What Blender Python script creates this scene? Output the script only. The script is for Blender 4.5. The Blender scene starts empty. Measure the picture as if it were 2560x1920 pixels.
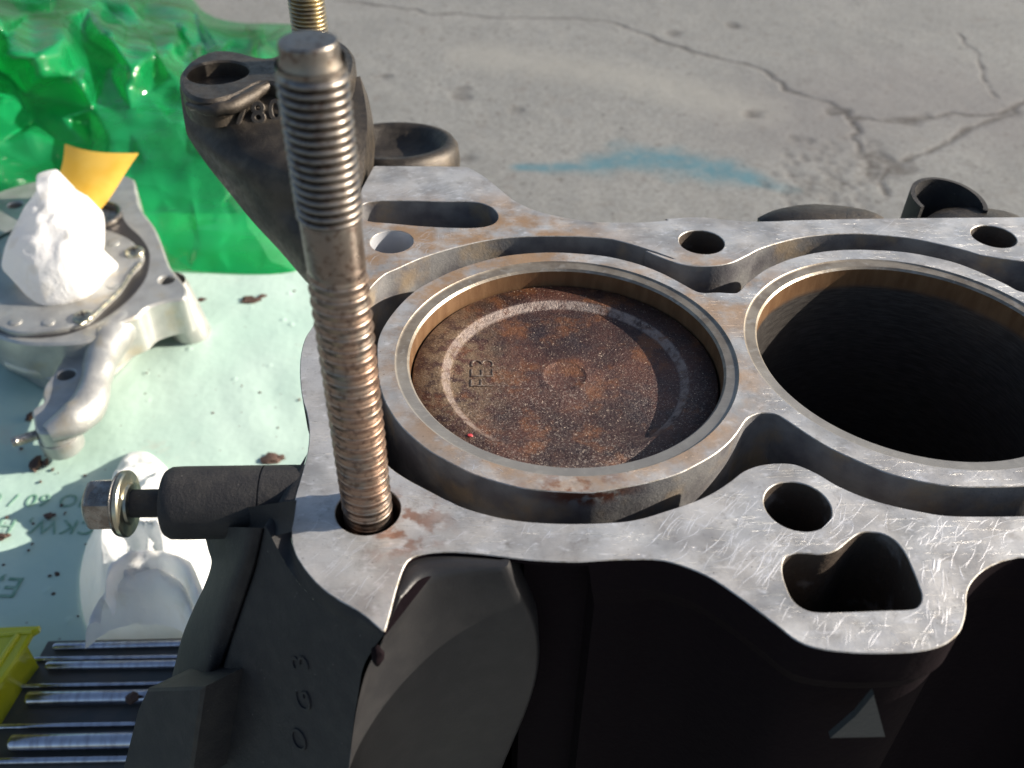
import bpy, bmesh, math, random
import numpy as np
from mathutils import Vector, Matrix, noise, geometry
R = math.radians
random.seed(7)
rng = np.random.default_rng(11)
scene = bpy.context.scene
CM = 0.01                                     # everything below is written in centimetres; the scene is in metres

# ------------------------------------------------------------------ camera
CAM = np.array([-2.06985, -17.40748, 13.70673]); FOC = 2314.72
_az, _el, _ro = 1.52578, 0.69878, 0.0176
_f = np.array([math.cos(_el)*math.cos(_az), math.cos(_el)*math.sin(_az), -math.sin(_el)])
_r = np.cross(_f, [0, 0, 1]); _r /= np.linalg.norm(_r); _u = np.cross(_r, _f)
_R = math.cos(_ro)*_r + math.sin(_ro)*_u; _U = -math.sin(_ro)*_r + math.cos(_ro)*_u
cam_d = bpy.data.cameras.new('camera'); cam = bpy.data.objects.new('camera', cam_d)
scene.collection.objects.link(cam); scene.camera = cam
M = Matrix.Identity(4)
for i in range(3):
    M[i][0] = _R[i]; M[i][1] = _U[i]; M[i][2] = -_f[i]; M[i][3] = CAM[i]*CM
cam.matrix_world = M
cam_d.sensor_width = 36; cam_d.lens = 36*FOC/2560
cam_d.clip_start = 0.01; cam_d.clip_end = 200
cam_d.dof.use_dof = True; cam_d.dof.focus_distance = 0.225; cam_d.dof.aperture_fstop = 22

# ------------------------------------------------------------------ light
SUN_AZ, SUN_EL = R(5), R(22.5)
sdir = Vector((math.cos(SUN_EL)*math.cos(SUN_AZ), math.cos(SUN_EL)*math.sin(SUN_AZ), math.sin(SUN_EL)))
world = bpy.data.worlds.new('World'); scene.world = world; world.use_nodes = True
wn = world.node_tree.nodes; wl = world.node_tree.links
sky = wn.new('ShaderNodeTexSky'); sky.sky_type = 'NISHITA'; sky.sun_disc = False
sky.sun_elevation = SUN_EL; sky.sun_rotation = R(90) - SUN_AZ
sky.air_density = 1.0; sky.dust_density = 2.0; sky.ozone_density = 1.0
wl.new(sky.outputs[0], wn['Background'].inputs[0]); wn['Background'].inputs[1].default_value = 0.075
sl = bpy.data.lights.new('sun', 'SUN'); sl.energy = 5.0; sl.angle = R(0.5); sl.color = (1.0, 0.91, 0.78)
so = bpy.data.objects.new('sun', sl); scene.collection.objects.link(so)
so.rotation_euler = sdir.to_track_quat('Z', 'Y').to_euler()
scene.view_settings.view_transform = 'Standard'; scene.view_settings.look = 'None'
scene.view_settings.gamma = 1; scene.view_settings.exposure = 1.02

# ------------------------------------------------------------------ pixel -> place helpers (photo pixels, 2560x1920)
def ray(px, py): return _f + (px-1280)/FOC*_R - (py-960)/FOC*_U
def at(px, py, z=0.0):
    d = ray(px, py); return CAM + d*((z-CAM[2])/d[2])
def onplane(px, py, P0, n):
    d = ray(px, py); n = np.array(n, float); return CAM + d*(np.dot(np.array(P0)-CAM, n)/np.dot(d, n))
def pix(X):
    d = np.array(X)-CAM; z = d@_f; return 1280+FOC*(d@_R)/z, 960-FOC*(d@_U)/z, z
def zone(ox, oy, s, pts): return [(ox+s*a, oy+s*b) for a, b in pts]
Q = 960/2212; K = 500/2212

# ------------------------------------------------------------------ materials
def mat(name, build):
    m = bpy.data.materials.new(name); m.use_nodes = True
    nt = m.node_tree; b = nt.nodes['Principled BSDF']; build(N(nt), b); return m
class N:
    def __init__(s, nt): s.nt = nt; s._p = None
    def new(s, t, **k):
        n = s.nt.nodes.new(t)
        for a, v in k.items(): setattr(n, a, v)
        return n
    def put(s, sock, v):
        if isinstance(v, bpy.types.NodeSocket): s.nt.links.new(v, sock)
        elif isinstance(v, (tuple, list)) and len(v) == 3 and sock.type == 'RGBA': sock.default_value = (*v, 1)
        else: sock.default_value = v
    def pos(s):                                # world position in centimetres
        if s._p is None:
            g = s.new('ShaderNodeNewGeometry'); v = s.new('ShaderNodeVectorMath', operation='SCALE')
            s.nt.links.new(g.outputs['Position'], v.inputs[0]); v.inputs['Scale'].default_value = 100; s._p = v.outputs[0]
        return s._p
    def map(s, v=None, loc=(0, 0, 0), rot=(0, 0, 0), scale=(1, 1, 1)):
        m = s.new('ShaderNodeMapping'); s.put(m.inputs[0], v or s.pos())
        m.inputs[1].default_value = loc; m.inputs[2].default_value = rot; m.inputs[3].default_value = scale; return m.outputs[0]
    def noise(s, scale, v=None, detail=4, rough=.55, dist=0):
        n = s.new('ShaderNodeTexNoise'); s.put(n.inputs['Vector'], v or s.pos()); n.inputs['Scale'].default_value = scale
        n.inputs['Detail'].default_value = detail; n.inputs['Roughness'].default_value = rough; n.inputs['Distortion'].default_value = dist
        return n.outputs[0]
    def vor(s, scale, v=None, feature='F1'):
        n = s.new('ShaderNodeTexVoronoi', feature=feature); s.put(n.inputs['Vector'], v or s.pos()); n.inputs['Scale'].default_value = scale
        return n.outputs[0]
    def math(s, op, a, b=0.0, c=None, clamp=False):
        n = s.new('ShaderNodeMath', operation=op, use_clamp=clamp); s.put(n.inputs[0], a); s.put(n.inputs[1], b)
        if c is not None: s.put(n.inputs[2], c)
        return n.outputs[0]
    def ramp(s, v, lo, hi, a=0.0, b=1.0):
        n = s.new('ShaderNodeMapRange', interpolation_type='SMOOTHSTEP'); s.put(n.inputs[0], v)
        for i, x in zip((1, 2, 3, 4), (lo, hi, a, b)): n.inputs[i].default_value = x
        return n.outputs[0]
    def mix(s, f, a, b, mode='MIX'):
        n = s.new('ShaderNodeMix', data_type='RGBA', blend_type=mode); s.put(n.inputs[0], f); s.put(n.inputs[6], a); s.put(n.inputs[7], b); return n.outputs[2]
    def sep(s, v=None):
        n = s.new('ShaderNodeSeparateXYZ'); s.put(n.inputs[0], v or s.pos()); return n.outputs
    def ball(s, c, r0, r1, sc=(1, 1, 1)):      # 1 inside r0, 0 beyond r1
        m = s.new('ShaderNodeVectorMath', operation='SUBTRACT'); s.put(m.inputs[0], s.pos()); m.inputs[1].default_value = c
        q = s.new('ShaderNodeVectorMath', operation='MULTIPLY'); s.nt.links.new(m.outputs[0], q.inputs[0]); q.inputs[1].default_value = sc
        l = s.new('ShaderNodeVectorMath', operation='LENGTH'); s.nt.links.new(q.outputs[0], l.inputs[0])
        return s.ramp(l.outputs['Value'], r0, r1, 1, 0)
    def attr(s, name):
        n = s.new('ShaderNodeAttribute', attribute_name=name); return n.outputs['Fac']
    def bump(s, b, h, strength, dist, prev=None):
        n = s.new('ShaderNodeBump'); s.put(n.inputs['Height'], h); n.inputs['Strength'].default_value = strength
        n.inputs['Distance'].default_value = dist*CM
        if prev is not None: s.put(n.inputs['Normal'], prev)
        s.put(b.inputs['Normal'], n.outputs[0]); return n.outputs[0]
    def set(s, b, **k):
        for a, v in k.items(): s.put(b.inputs[{'color': 'Base Color', 'rough': 'Roughness', 'metal': 'Metallic', 'spec': 'Specular IOR Level', 'trans': 'Transmission Weight', 'alpha': 'Alpha', 'coat': 'Coat Weight'}[a]], v)

def scratch_mask(n, ang, scale, thr, wid):
    v = n.map(rot=(0, 0, ang), scale=(0.22, 3.2, 1))
    w = n.noise(scale, v, 3, .7)
    gate = n.ramp(n.noise(.55, n.map(loc=(ang*9, 3, 0)), 2), .42, .62)
    return n.math('MULTIPLY', n.ramp(w, thr, thr+wid), gate)
def b_deck(n, b):
    base = n.mix(n.ramp(n.noise(.9, detail=6), .35, .7), (.53, .525, .52), (.32, .317, .315))
    base = n.mix(n.ramp(n.noise(3.2, n.map(scale=(1, 1.7, 1)), 5), .55, .75, 0, .7), base, (.74, .74, .76))
    # tan varnish left by the old gasket: rear-left corner, round the first sleeve, a few patches elsewhere
    tan = n.math('MAXIMUM', n.ball((-2.6, 4.6, 0), 2.0, 4.6, (.8, 1.1, 1)), n.math('MULTIPLY', n.ball((0, 0, 0), 4.0, 5.2), .8))
    tan = n.math('MAXIMUM', tan, n.math('MULTIPLY', n.ball((4.2, 2.6, 0), 1.0, 3.0), .8))
    tan = n.math('MULTIPLY', n.math('ADD', tan, .10), n.ramp(n.noise(.75, n.map(loc=(5, 2, 0)), 6, .65), .36, .62))
    base = n.mix(n.math('MULTIPLY', tan, .95, clamp=True), base, (.36, .235, .145))
    rust = n.math('MULTIPLY', n.math('MAXIMUM', n.ball((-.1, -4.5, 0), .4, 1.7, (1, 2, 1)), n.ball((-3.6, -5.3, 0), .2, 1.3)), n.ramp(n.noise(2.2, detail=6), .46, .6))
    base = n.mix(n.math('MULTIPLY', rust, .8), base, (.20, .075, .03))
    dark = n.math('MULTIPLY', n.ramp(n.noise(2.0, n.map(loc=(9, 1, 0)), 8, .75), .52, .70), .48)
    base = n.mix(dark, base, (.16, .14, .12))
    pit = n.ramp(n.noise(15, detail=2), .69, .74); base = n.mix(n.math('MULTIPLY', pit, .7), base, (.07, .06, .05))
    n.set(b, color=base, metal=.55)
    s1 = scratch_mask(n, .75, 2.6, .60, .05); s2 = scratch_mask(n, .95, 4.2, .62, .05); s3 = scratch_mask(n, -.35, 3.2, .63, .04); s4 = scratch_mask(n, 2.3, 3.8, .64, .04)
    sc = n.math('MAXIMUM', n.math('MAXIMUM', s1, s2), n.math('MAXIMUM', s3, s4))
    fine = n.noise(7, n.map(rot=(0, 0, .8), scale=(.25, 5, 1)), 4, .7)
    rough = n.math('ADD', n.ramp(n.noise(1.3, detail=5), .3, .7, .34, .52), n.math('MULTIPLY', tan, .12))
    n.set(b, rough=rough)
    p = n.bump(b, sc, .55, .02)
    p = n.bump(b, fine, .35, .012, p)
    n.bump(b, n.noise(9, detail=5, rough=.7), .30, .018, p)
M_DECK = mat('machined_aluminium', b_deck)
def b_chamf(n, b):
    n.set(b, color=n.mix(n.ramp(n.noise(6), .4, .65), (.36, .35, .34), (.24, .215, .18)), metal=.5, rough=.48)
    n.bump(b, n.noise(20, detail=3), .4, .01)
M_EDGE = mat('bright_edge_metal', b_chamf)
def b_jacket(n, b):
    c = n.mix(n.ramp(n.noise(1.2, detail=6), .35, .7), (.195, .19, .188), (.105, .10, .108))
    c = n.mix(n.math('MULTIPLY', n.ramp(n.noise(.8, n.map(loc=(4, 4, 4)), 5), .5, .7), .6), c, (.30, .22, .13))
    st = n.math('MULTIPLY', n.ball((.1, -4.75, -.12), .5, 1.5, (1, 1, 4)), n.ramp(n.noise(2.4, detail=5), .42, .52)); c = n.mix(st, c, (.085, .03, .018))
    n.set(b, color=c, rough=n.ramp(n.noise(3), .3, .7, .42, .62), metal=.1)
    n.bump(b, n.noise(12, detail=5, rough=.7), .5, .03)
M_JACK = mat('water_jacket_casting', b_jacket)
def b_hole(n, b):
    n.set(b, color=n.mix(n.ramp(n.noise(1.3, detail=5), .55, .7), (.075, .058, .046), (.20, .185, .175)), rough=.5, metal=.3)
    n.bump(b, n.noise(9, detail=5), .6, .04)
M_HOLE = mat('oily_hole_wall', b_hole)
def b_cleanhole(n, b):
    n.set(b, color=(.50, .51, .54), rough=.33, metal=.4)
    n.bump(b, n.noise(30, n.map(scale=(1, 1, 4)), 3), .2, .01)
M_CHOLE = mat('clean_reamed_hole', b_cleanhole)
def b_bore(n, b):
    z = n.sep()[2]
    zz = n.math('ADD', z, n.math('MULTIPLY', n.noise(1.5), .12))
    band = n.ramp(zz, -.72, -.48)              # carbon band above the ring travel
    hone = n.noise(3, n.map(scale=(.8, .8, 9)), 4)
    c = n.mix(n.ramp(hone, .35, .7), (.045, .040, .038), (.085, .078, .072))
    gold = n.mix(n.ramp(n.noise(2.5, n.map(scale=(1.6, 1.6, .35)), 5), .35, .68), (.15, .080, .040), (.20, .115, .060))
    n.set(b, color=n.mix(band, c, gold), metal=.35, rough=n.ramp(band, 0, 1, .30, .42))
    n.bump(b, n.noise(14, n.map(scale=(1, 1, .2)), 4), .3, .015)
M_BORE = mat('bore_wall', b_bore)
def b_groove(n, b):
    c = n.mix(n.ramp(n.noise(1.6, detail=5), .35, .65), (.27, .235, .19), (.17, .14, .11))
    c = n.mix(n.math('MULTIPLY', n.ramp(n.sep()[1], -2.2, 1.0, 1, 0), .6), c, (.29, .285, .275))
    c = n.mix(n.ramp(n.noise(5, n.map(scale=(1, 1, 1), loc=(3, 3, 3)), 5), .55, .68, 0, .5), c, (.34, .32, .29))
    n.set(b, color=c, metal=.5, rough=.38)
    n.bump(b, n.noise(11, n.map(rot=(0, 0, .9), scale=(.4, 3, 1)), 4), .5, .012)
M_GROOVE = mat('gasket_ring_land', b_groove)
def b_piston(n, b):
    big = n.noise(.55, detail=5, rough=.6)
    c = n.mix(n.ramp(big, .38, .62), (.032, .014, .013), (.085, .034, .024))
    c = n.mix(n.math('MULTIPLY', n.ramp(n.noise(1.1, n.map(loc=(8, 5, 0)), 6, .65), .50, .66), .8), c, (.16, .060, .022))
    c = n.mix(n.math('MULTIPLY', n.ramp(n.noise(1.0, n.map(loc=(2, 9, 0)), 5, .6), .52, .68), .75), c, (.022, .014, .018))
    edge = n.math('MULTIPLY', n.ball((-3.15, .4, -.55), .5, 2.3, (1, .55, 1)), n.ramp(n.noise(2.6, detail=6, rough=.7), .40, .56)); c = n.mix(edge, c, (.17, .115, .07))
    zonew = n.math('MAXIMUM', n.ball((-1.0, -1.3, -.6), .8, 2.3), n.math('MAXIMUM', n.ball((2.5, -1.0, -.6), .3, 1.6), n.ball((-.2, -3.1, -.55), .4, 2.6, (.6, 1.6, 1))))
    sp = n.ramp(n.noise(17, detail=6, rough=.85), .55, .62); c = n.mix(n.math('MULTIPLY', n.math('MULTIPLY', sp, n.math('ADD', zonew, .15, clamp=True)), .7), c, (.42, .36, .31))
    sp2 = n.ramp(n.noise(24, n.map(loc=(1, 4, 2)), 2), .66, .70); c = n.mix(n.math('MULTIPLY', sp2, .75), c, (.62, .5, .38))
    dk = n.ramp(n.noise(18, detail=3), .60, .68); c = n.mix(n.math('MULTIPLY', dk, .6), c, (.02, .012, .01))
    land = n.ramp(n.sep()[1], -3.55, -3.42, 1, 0); c = n.mix(n.math('MULTIPLY', land, .85), c, (.34, .21, .085))
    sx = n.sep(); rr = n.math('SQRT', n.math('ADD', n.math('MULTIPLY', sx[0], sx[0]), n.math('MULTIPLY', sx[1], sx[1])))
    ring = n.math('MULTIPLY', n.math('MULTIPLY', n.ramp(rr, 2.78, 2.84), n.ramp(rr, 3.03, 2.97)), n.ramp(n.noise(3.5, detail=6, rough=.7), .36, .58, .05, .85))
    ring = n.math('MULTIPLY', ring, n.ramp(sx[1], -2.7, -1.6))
    c = n.mix(ring, c, (.26, .205, .18))  # paints the highlight of the dish step as a paler ring
    n.set(b, color=c, metal=.2, rough=n.ramp(n.noise(6, detail=5), .35, .65, .30, .50))
    p = n.bump(b, n.noise(16, detail=5, rough=.75), .9, .035)
    n.bump(b, n.noise(4, detail=4), .4, .05, p)
def b_mark(n, b): n.set(b, color=n.mix(n.ramp(n.noise(9, detail=3), .4, .6), (.11, .07, .05), (.24, .19, .15)), rough=.4, metal=.3)
M_MARK = mat('worn_crown_mark', b_mark)
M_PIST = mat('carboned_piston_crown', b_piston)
def b_cast(n, b):
    c = n.mix(n.ramp(n.noise(2.4, detail=6), .4, .66), (.021, .020, .0215), (.031, .029, .0285))
    c = n.mix(n.ramp(n.noise(13, detail=2), .73, .77, 0, .6), c, (.30, .28, .25))
    n.set(b, color=c, rough=.62, spec=.35)
    p = n.bump(b, n.noise(4, detail=4), .25, .05)
    n.bump(b, n.noise(16, detail=5, rough=.75), .65, .025, p)
M_CAST = mat('black_painted_casting', b_cast)
def b_panel(n, b):
    n.set(b, color=n.mix(n.ramp(n.noise(1.8, detail=5), .4, .65), (.019, .0185, .020), (.026, .025, .026)), rough=.45, metal=.1); n.bump(b, n.noise(18, detail=5, rough=.7), .35, .012)
M_PANEL = mat('dull_grey_casting', b_panel)
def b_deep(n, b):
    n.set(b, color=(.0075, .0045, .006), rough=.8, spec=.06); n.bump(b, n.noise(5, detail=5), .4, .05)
M_DEEP = mat('shade_black_crankcase_casting', b_deep)  # near-black carries the shade of the near side in its colour
def b_brkt(n, b):
    c = n.mix(n.ramp(n.noise(1.4, detail=6), .38, .66), (.043, .037, .032), (.080, .066, .052))
    n.set(b, color=c, rough=n.ramp(n.noise(5), .3, .7, .30, .5), metal=.55)
    n.bump(b, n.noise(14, detail=6, rough=.75), .7, .03)
M_BRKT = mat('bare_cast_iron', b_brkt)
def b_bolt(n, b):
    z = n.sep()[2]
    rust = n.math('MULTIPLY', n.ramp(z, 7.2, 3.6), n.ramp(n.noise(1.9, detail=5), .30, .56))
    c = n.mix(rust, (.22, .20, .18), (.33, .225, .17))
    c = n.mix(n.ramp(n.noise(9, detail=5), .50, .66, 0, .7), c, (.10, .065, .05))
    n.set(b, color=c, metal=.92, rough=n.ramp(n.noise(4, detail=4), .3, .7, .27, .42))
    n.bump(b, n.noise(22, detail=3, rough=.6), .3, .006)
M_BOLT = mat('oily_bolt_steel', b_bolt)
def b_stud(n, b):
    n.set(b, color=n.mix(n.ramp(n.noise(3), .4, .6), (.40, .33, .19), (.26, .22, .16)), metal=.9, rough=.33); n.bump(b, n.noise(16), .4, .02)
M_STUD = mat('brassy_plated_steel', b_stud)
def b_fb(n, b):
    n.set(b, color=n.mix(n.ramp(n.noise(4, detail=5), .4, .62), (.22, .19, .165), (.36, .34, .31)), metal=.9, rough=n.ramp(n.noise(7), .3, .7, .22, .42)); n.bump(b, n.noise(13, detail=4), .4, .015)
M_FB = mat('tarnished_steel', b_fb)
def b_washer(n, b):
    n.set(b, color=n.mix(n.ramp(n.noise(3), .4, .62), (.50, .46, .34), (.25, .27, .24)), metal=.9, rough=.28)
M_WASH = mat('zinc_plate', b_washer)
def b_conc(n, b):
    c = n.mix(n.ramp(n.noise(.10, detail=4, rough=.65), .35, .65), (.232, .236, .234), (.194, .199, .200))
    c = n.mix(n.ramp(n.noise(1.6, detail=6, rough=.7), .35, .7, 0, .5), c, (.245, .247, .235))
    c = n.mix(n.ramp(n.noise(.55, n.map(loc=(30, 9, 0)), 6, .72), .56, .70, 0, .55), c, (.15, .135, .125))
    c = n.mix(n.ramp(n.vor(.42), .16, .05, 0, .65), c, (.13, .115, .105))
    c = n.mix(n.ramp(n.noise(2.6, detail=7, rough=.8), .38, .64, 0, .62), c, (.12, .118, .113))
    c = n.mix(n.ramp(n.noise(2.2, n.map(loc=(50, 0, 0)), 3, .6), .62, .69, 0, .75), c, (.07, .066, .062))
    c = n.mix(n.ramp(n.noise(6, n.map(loc=(5, 40, 0)), 3), .60, .72, 0, .6), c, (.36, .355, .34))
    c = n.mix(n.math('MULTIPLY', n.attr('patch'), .38), c, (.14, .13, .135))
    c = n.mix(n.math('MULTIPLY', n.attr('pale'), .5), c, (.27, .265, .245))
    c = n.mix(n.math('MULTIPLY', n.math('MULTIPLY', n.attr('blue'), .85), n.ramp(n.noise(1.0, detail=5, rough=.7), .25, .65, .45, 1), clamp=True), c, (.055, .155, .20))
    c = n.mix(n.math('MULTIPLY', n.attr('crack'), n.ramp(n.noise(1.6, n.map(loc=(1, 7, 0)), 4), .3, .6, .45, .95)), c, (.055, .048, .045))
    n.set(b, color=c, rough=.85, spec=.25)
    p = n.bump(b, n.noise(2.2, detail=8, rough=.75), .3, .05)
    n.bump(b, n.noise(7, detail=4, rough=.7), .6, .05, p)
M_CONC = mat('weathered_concrete', b_conc)
def b_mat(n, b):
    c = n.mix(n.ramp(n.noise(.11, detail=4), .35, .65), (.40, .555, .485), (.46, .60, .535))
    c = n.mix(n.ramp(n.noise(.6, detail=6, rough=.7), .55, .75, 0, .35), c, (.40, .52, .46))
    c = n.mix(n.ramp(n.noise(.35, n.map(loc=(7, 3, 0)), 5, .7), .60, .72, 0, .3), c, (.48, .43, .36))
    c = n.mix(n.math('MULTIPLY', n.ramp(n.vor(1.3), .09, .05), .6), c, (.15, .13, .12))
    n.set(b, color=c, rough=.42, spec=.45)
    p = n.bump(b, n.noise(.25, detail=4), .5, .35)
    n.bump(b, n.ramp(n.vor(.6, n.map(loc=(3, 3, 3))), .0, .16, 1, 0), .5, .08, p)
M_MAT = mat('pale_green_film', b_mat)
def b_print(n, b):
    n.set(b, color=n.mix(n.ramp(n.noise(4, detail=5), .35, .6), (.12, .27, .19), (.24, .39, .31)), rough=.5)
M_PRINT = mat('green_ink', b_print)
def b_bag(n, b):
    c = n.mix(n.ramp(n.noise(.09, detail=3), .35, .65), (.0, .20, .06), (.015, .40, .13))
    n.set(b, color=c, rough=.12, spec=.9, trans=.0, coat=1.0)
    h = n.math('ADD', n.vor(.13, n.map(rot=(0, 0, .5), scale=(.6, 1.3, 1))), n.math('MULTIPLY', n.vor(.34, n.map(rot=(0, 0, -.7), scale=(.45, 1.5, 1))), .35))
    n.bump(b, h, .5, 2.5)
    nt = n.nt; out = [x for x in nt.nodes if x.type == 'OUTPUT_MATERIAL'][0]
    tr = n.new('ShaderNodeBsdfTranslucent'); n.put(tr.inputs[0], (.01, .48, .13)); ad = n.new('ShaderNodeMixShader'); ad.inputs[0].default_value = .42
    tp = n.new('ShaderNodeBsdfTransparent'); n.put(tp.inputs[0], (.30, .85, .45)); a2 = n.new('ShaderNodeMixShader'); n.put(a2.inputs[0], n.ramp(n.noise(.12, n.map(loc=(9, 9, 0)), 3), .36, .62, .14, .55))
    nt.links.new(b.outputs[0], ad.inputs[1]); nt.links.new(tr.outputs[0], ad.inputs[2]); nt.links.new(ad.outputs[0], a2.inputs[1]); nt.links.new(tp.outputs[0], a2.inputs[2]); nt.links.new(a2.outputs[0], out.inputs[0])
M_BAG = mat('green_bag_film', b_bag)
def b_paper(n, b):
    c = n.mix(n.ramp(n.noise(.8, detail=5), .52, .72, 0, .65), (.88, .88, .89), (.66, .60, .50))
    n.set(b, color=c, rough=.9, spec=.15); p = n.bump(b, n.noise(1.3, detail=4, dist=2.0), .45, .18)
    n.bump(b, n.noise(7, detail=6), .3, .04, p)
    nt = n.nt; out = [x for x in nt.nodes if x.type == 'OUTPUT_MATERIAL'][0]
    tr = n.new('ShaderNodeBsdfTranslucent'); n.put(tr.inputs[0], (.8, .8, .8)); ad = n.new('ShaderNodeMixShader'); ad.inputs[0].default_value = .42
    nt.links.new(b.outputs[0], ad.inputs[1]); nt.links.new(tr.outputs[0], ad.inputs[2]); nt.links.new(ad.outputs[0], out.inputs[0])
M_PAPER = mat('white_tissue', b_paper)
def b_yel(n, b): n.set(b, color=n.mix(n.ramp(n.noise(.6), .3, .7), (.62, .36, .035), (.66, .42, .07)), rough=.5)
M_YEL = mat('amber_card', b_yel)
def b_fold(n, b): n.set(b, color=(.50, .50, .02), rough=.22, coat=.6)
M_FOLD = mat('yellow_glossy_plastic', b_fold)
def b_alu(n, b):
    c = n.mix(n.ramp(n.noise(.7, detail=5), .35, .7), (.47, .47, .45), (.36, .355, .345))
    c = n.mix(n.ramp(n.noise(.5, n.map(loc=(6, 2, 0)), 5), .55, .7, 0, .45), c, (.46, .36, .20))
    n.set(b, color=c, metal=.65, rough=n.ramp(n.noise(2), .3, .7, .35, .5)); n.bump(b, n.noise(6, detail=5), .4, .04)
M_ALU = mat('pump_cast_aluminium', b_alu)
def b_dark(n, b): n.set(b, color=(.035, .033, .035), rough=.45, metal=.3)
M_DARK = mat('dark_gap', b_dark)
def b_tray(n, b): n.set(b, color=n.mix(n.ramp(n.noise(1.2), .4, .6), (.075, .075, .07), (.10, .088, .078)), rough=.4)
M_TRAY = mat('dark_grey_plastic', b_tray)
def b_rod(n, b): n.set(b, color=n.mix(n.ramp(n.noise(3, n.map(scale=(2, .4, .4)), 4), .4, .7), (.60, .60, .66), (.42, .41, .46)), metal=1.0, rough=.24)
M_ROD = mat('ground_steel', b_rod)
def b_dirt(n, b): n.set(b, color=n.mix(n.noise(5), (.055, .030, .024), (.10, .06, .045)), rough=.8); n.bump(b, n.noise(8), .6, .1)
M_DIRT = mat('dry_oily_dirt', b_dirt)
def b_scr(n, b): n.set(b, color=(.70, .70, .72), metal=.7, rough=.32)
M_SCR = mat('fresh_scratch_metal', b_scr)
def b_lit(n, b): n.set(b, color=(.05, .056, .058), rough=.5, metal=.3); n.bump(b, n.noise(8), .4, .03)
M_LITPATCH = mat('lit_patch_grey', b_lit)

# ------------------------------------------------------------------ object helpers
COL = scene.collection
BASE = {}
def link(name, me, parent=None):
    o = bpy.data.objects.new(name, me); COL.objects.link(o)
    if parent is not None: o.parent = parent
    return o
def tag(o, label=None, cat=None, group=None, kind=None):
    for k_, v in (('label', label), ('category', cat), ('group', group), ('kind', kind)):
        if v: o[k_] = v
    return o
def thing(name, loc, label, cat, group=None):
    o = bpy.data.objects.new(name, None); COL.objects.link(o); o.location = [c*CM for c in loc]
    o.empty_display_size = .01; BASE[o.name] = np.array(loc, float); return tag(o, label, cat, group)
def base_of(o):
    b = np.zeros(3)
    while o is not None:
        b = b + BASE.get(o.name, np.zeros(3)); o = o.parent
    return b
def make(name, V, F, mats, parent=None, idx=None, smooth=35, base=None, attrs=None):
    V = np.array(V, float)
    b = base_of(parent) if parent is not None else (np.array(base, float) if base is not None else V.mean(0)*[1, 1, 0]+[0, 0, V[:, 2].min()])
    me = bpy.data.meshes.new(name); me.from_pydata(((V-b)*CM).tolist(), [], [tuple(int(i) for i in f) for f in F])
    for m in (mats if isinstance(mats, (list, tuple)) else [mats]): me.materials.append(m)
    if idx is not None: me.polygons.foreach_set('material_index', idx)
    me.update()
    if smooth:
        me.polygons.foreach_set('use_smooth', [True]*len(me.polygons)); me.set_sharp_from_angle(angle=R(smooth))
    if attrs:
        for k_, a in attrs.items():
            at_ = me.attributes.new(k_, 'FLOAT', 'POINT'); at_.data.foreach_set('value', np.asarray(a, np.float32))
    o = link(name, me, parent)
    if parent is None: o.location = [c*CM for c in b]; BASE[o.name] = b
    return o
class MB:
    def __init__(s): s.V = []; s.F = []; s.I = []
    def add(s, V, F, mi=0):
        o = len(s.V); s.V += [tuple(v) for v in V]; s.F += [tuple(i+o for i in f) for f in F]; s.I += [mi]*len(F); return s
    def make(s, name, mats, parent=None, **k): return make(name, s.V, s.F, mats, parent, idx=s.I, **k)
def grid_faces(nr, nc, closed=False):
    F = []
    for i in range(nr-1):
        for j in range(nc if closed else nc-1):
            j2 = (j+1) % nc; F.append((i*nc+j, i*nc+j2, (i+1)*nc+j2, (i+1)*nc+j))
    return F
def lathe(prof, c=(0, 0, 0), axis='z', n=64, cap0=False, cap1=False):
    V = []; 
    for r, z in prof:
        for j in range(n):
            t = 2*math.pi*j/n; a, b_ = r*math.cos(t), r*math.sin(t)
            V.append((c[0]+a, c[1]+b_, c[2]+z) if axis == 'z' else (c[0]+z, c[1]+a, c[2]+b_))
    F = grid_faces(len(prof), n, True)
    if cap0: F.append(tuple(range(n))[::-1])
    if cap1: F.append(tuple((len(prof)-1)*n+j for j in range(n)))
    return V, F
def orient(V, F, frame):                       # local x,y,z -> frame (origin, X, Y, Z)
    o, X, Y, Z = [np.array(q, float) for q in frame]; V = np.array(V)
    return (o + V[:, :1]*X + V[:, 1:2]*Y + V[:, 2:3]*Z).tolist(), F
def catmull(P, closed=True, sub=8):
    P = [np.array(p, float) for p in P]; n = len(P); out = []
    for i in range(n if closed else n-1):
        p0, p1, p2, p3 = (P[(i-1) % n], P[i], P[(i+1) % n], P[(i+2) % n]) if closed else (P[max(i-1, 0)], P[i], P[i+1], P[min(i+2, n-1)])
        for k_ in range(sub):
            t = k_/sub
            out.append(.5*((2*p1)+(-p0+p2)*t+(2*p0-5*p1+4*p2-p3)*t*t+(-p0+3*p1-3*p2+p3)*t**3))
    if not closed: out.append(P[-1])
    return np.array(out)
def resample(P, step, closed=True):
    P = np.array(P); Qp = np.vstack([P, P[:1]]) if closed else P
    L = np.r_[0, np.cumsum(np.linalg.norm(np.diff(Qp, axis=0), axis=1))]; n = max(int(L[-1]/step), 8)
    s = np.linspace(0, L[-1], n, endpoint=not closed)
    return np.stack([np.interp(s, L, Qp[:, k_]) for k_ in range(P.shape[1])], 1)
def area(P): x, y = P[:, 0], P[:, 1]; return .5*np.sum(x*np.roll(y, -1)-y*np.roll(x, -1))
def ccw(P): return P if area(P) > 0 else P[::-1]
def offset(P, d):                              # CCW loop; d>0 shrinks
    t = np.roll(P, -1, 0)-np.roll(P, 1, 0); t /= np.linalg.norm(t, axis=1)[:, None]+1e-12
    return P + d*np.stack([-t[:, 1], t[:, 0]], 1)
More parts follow.
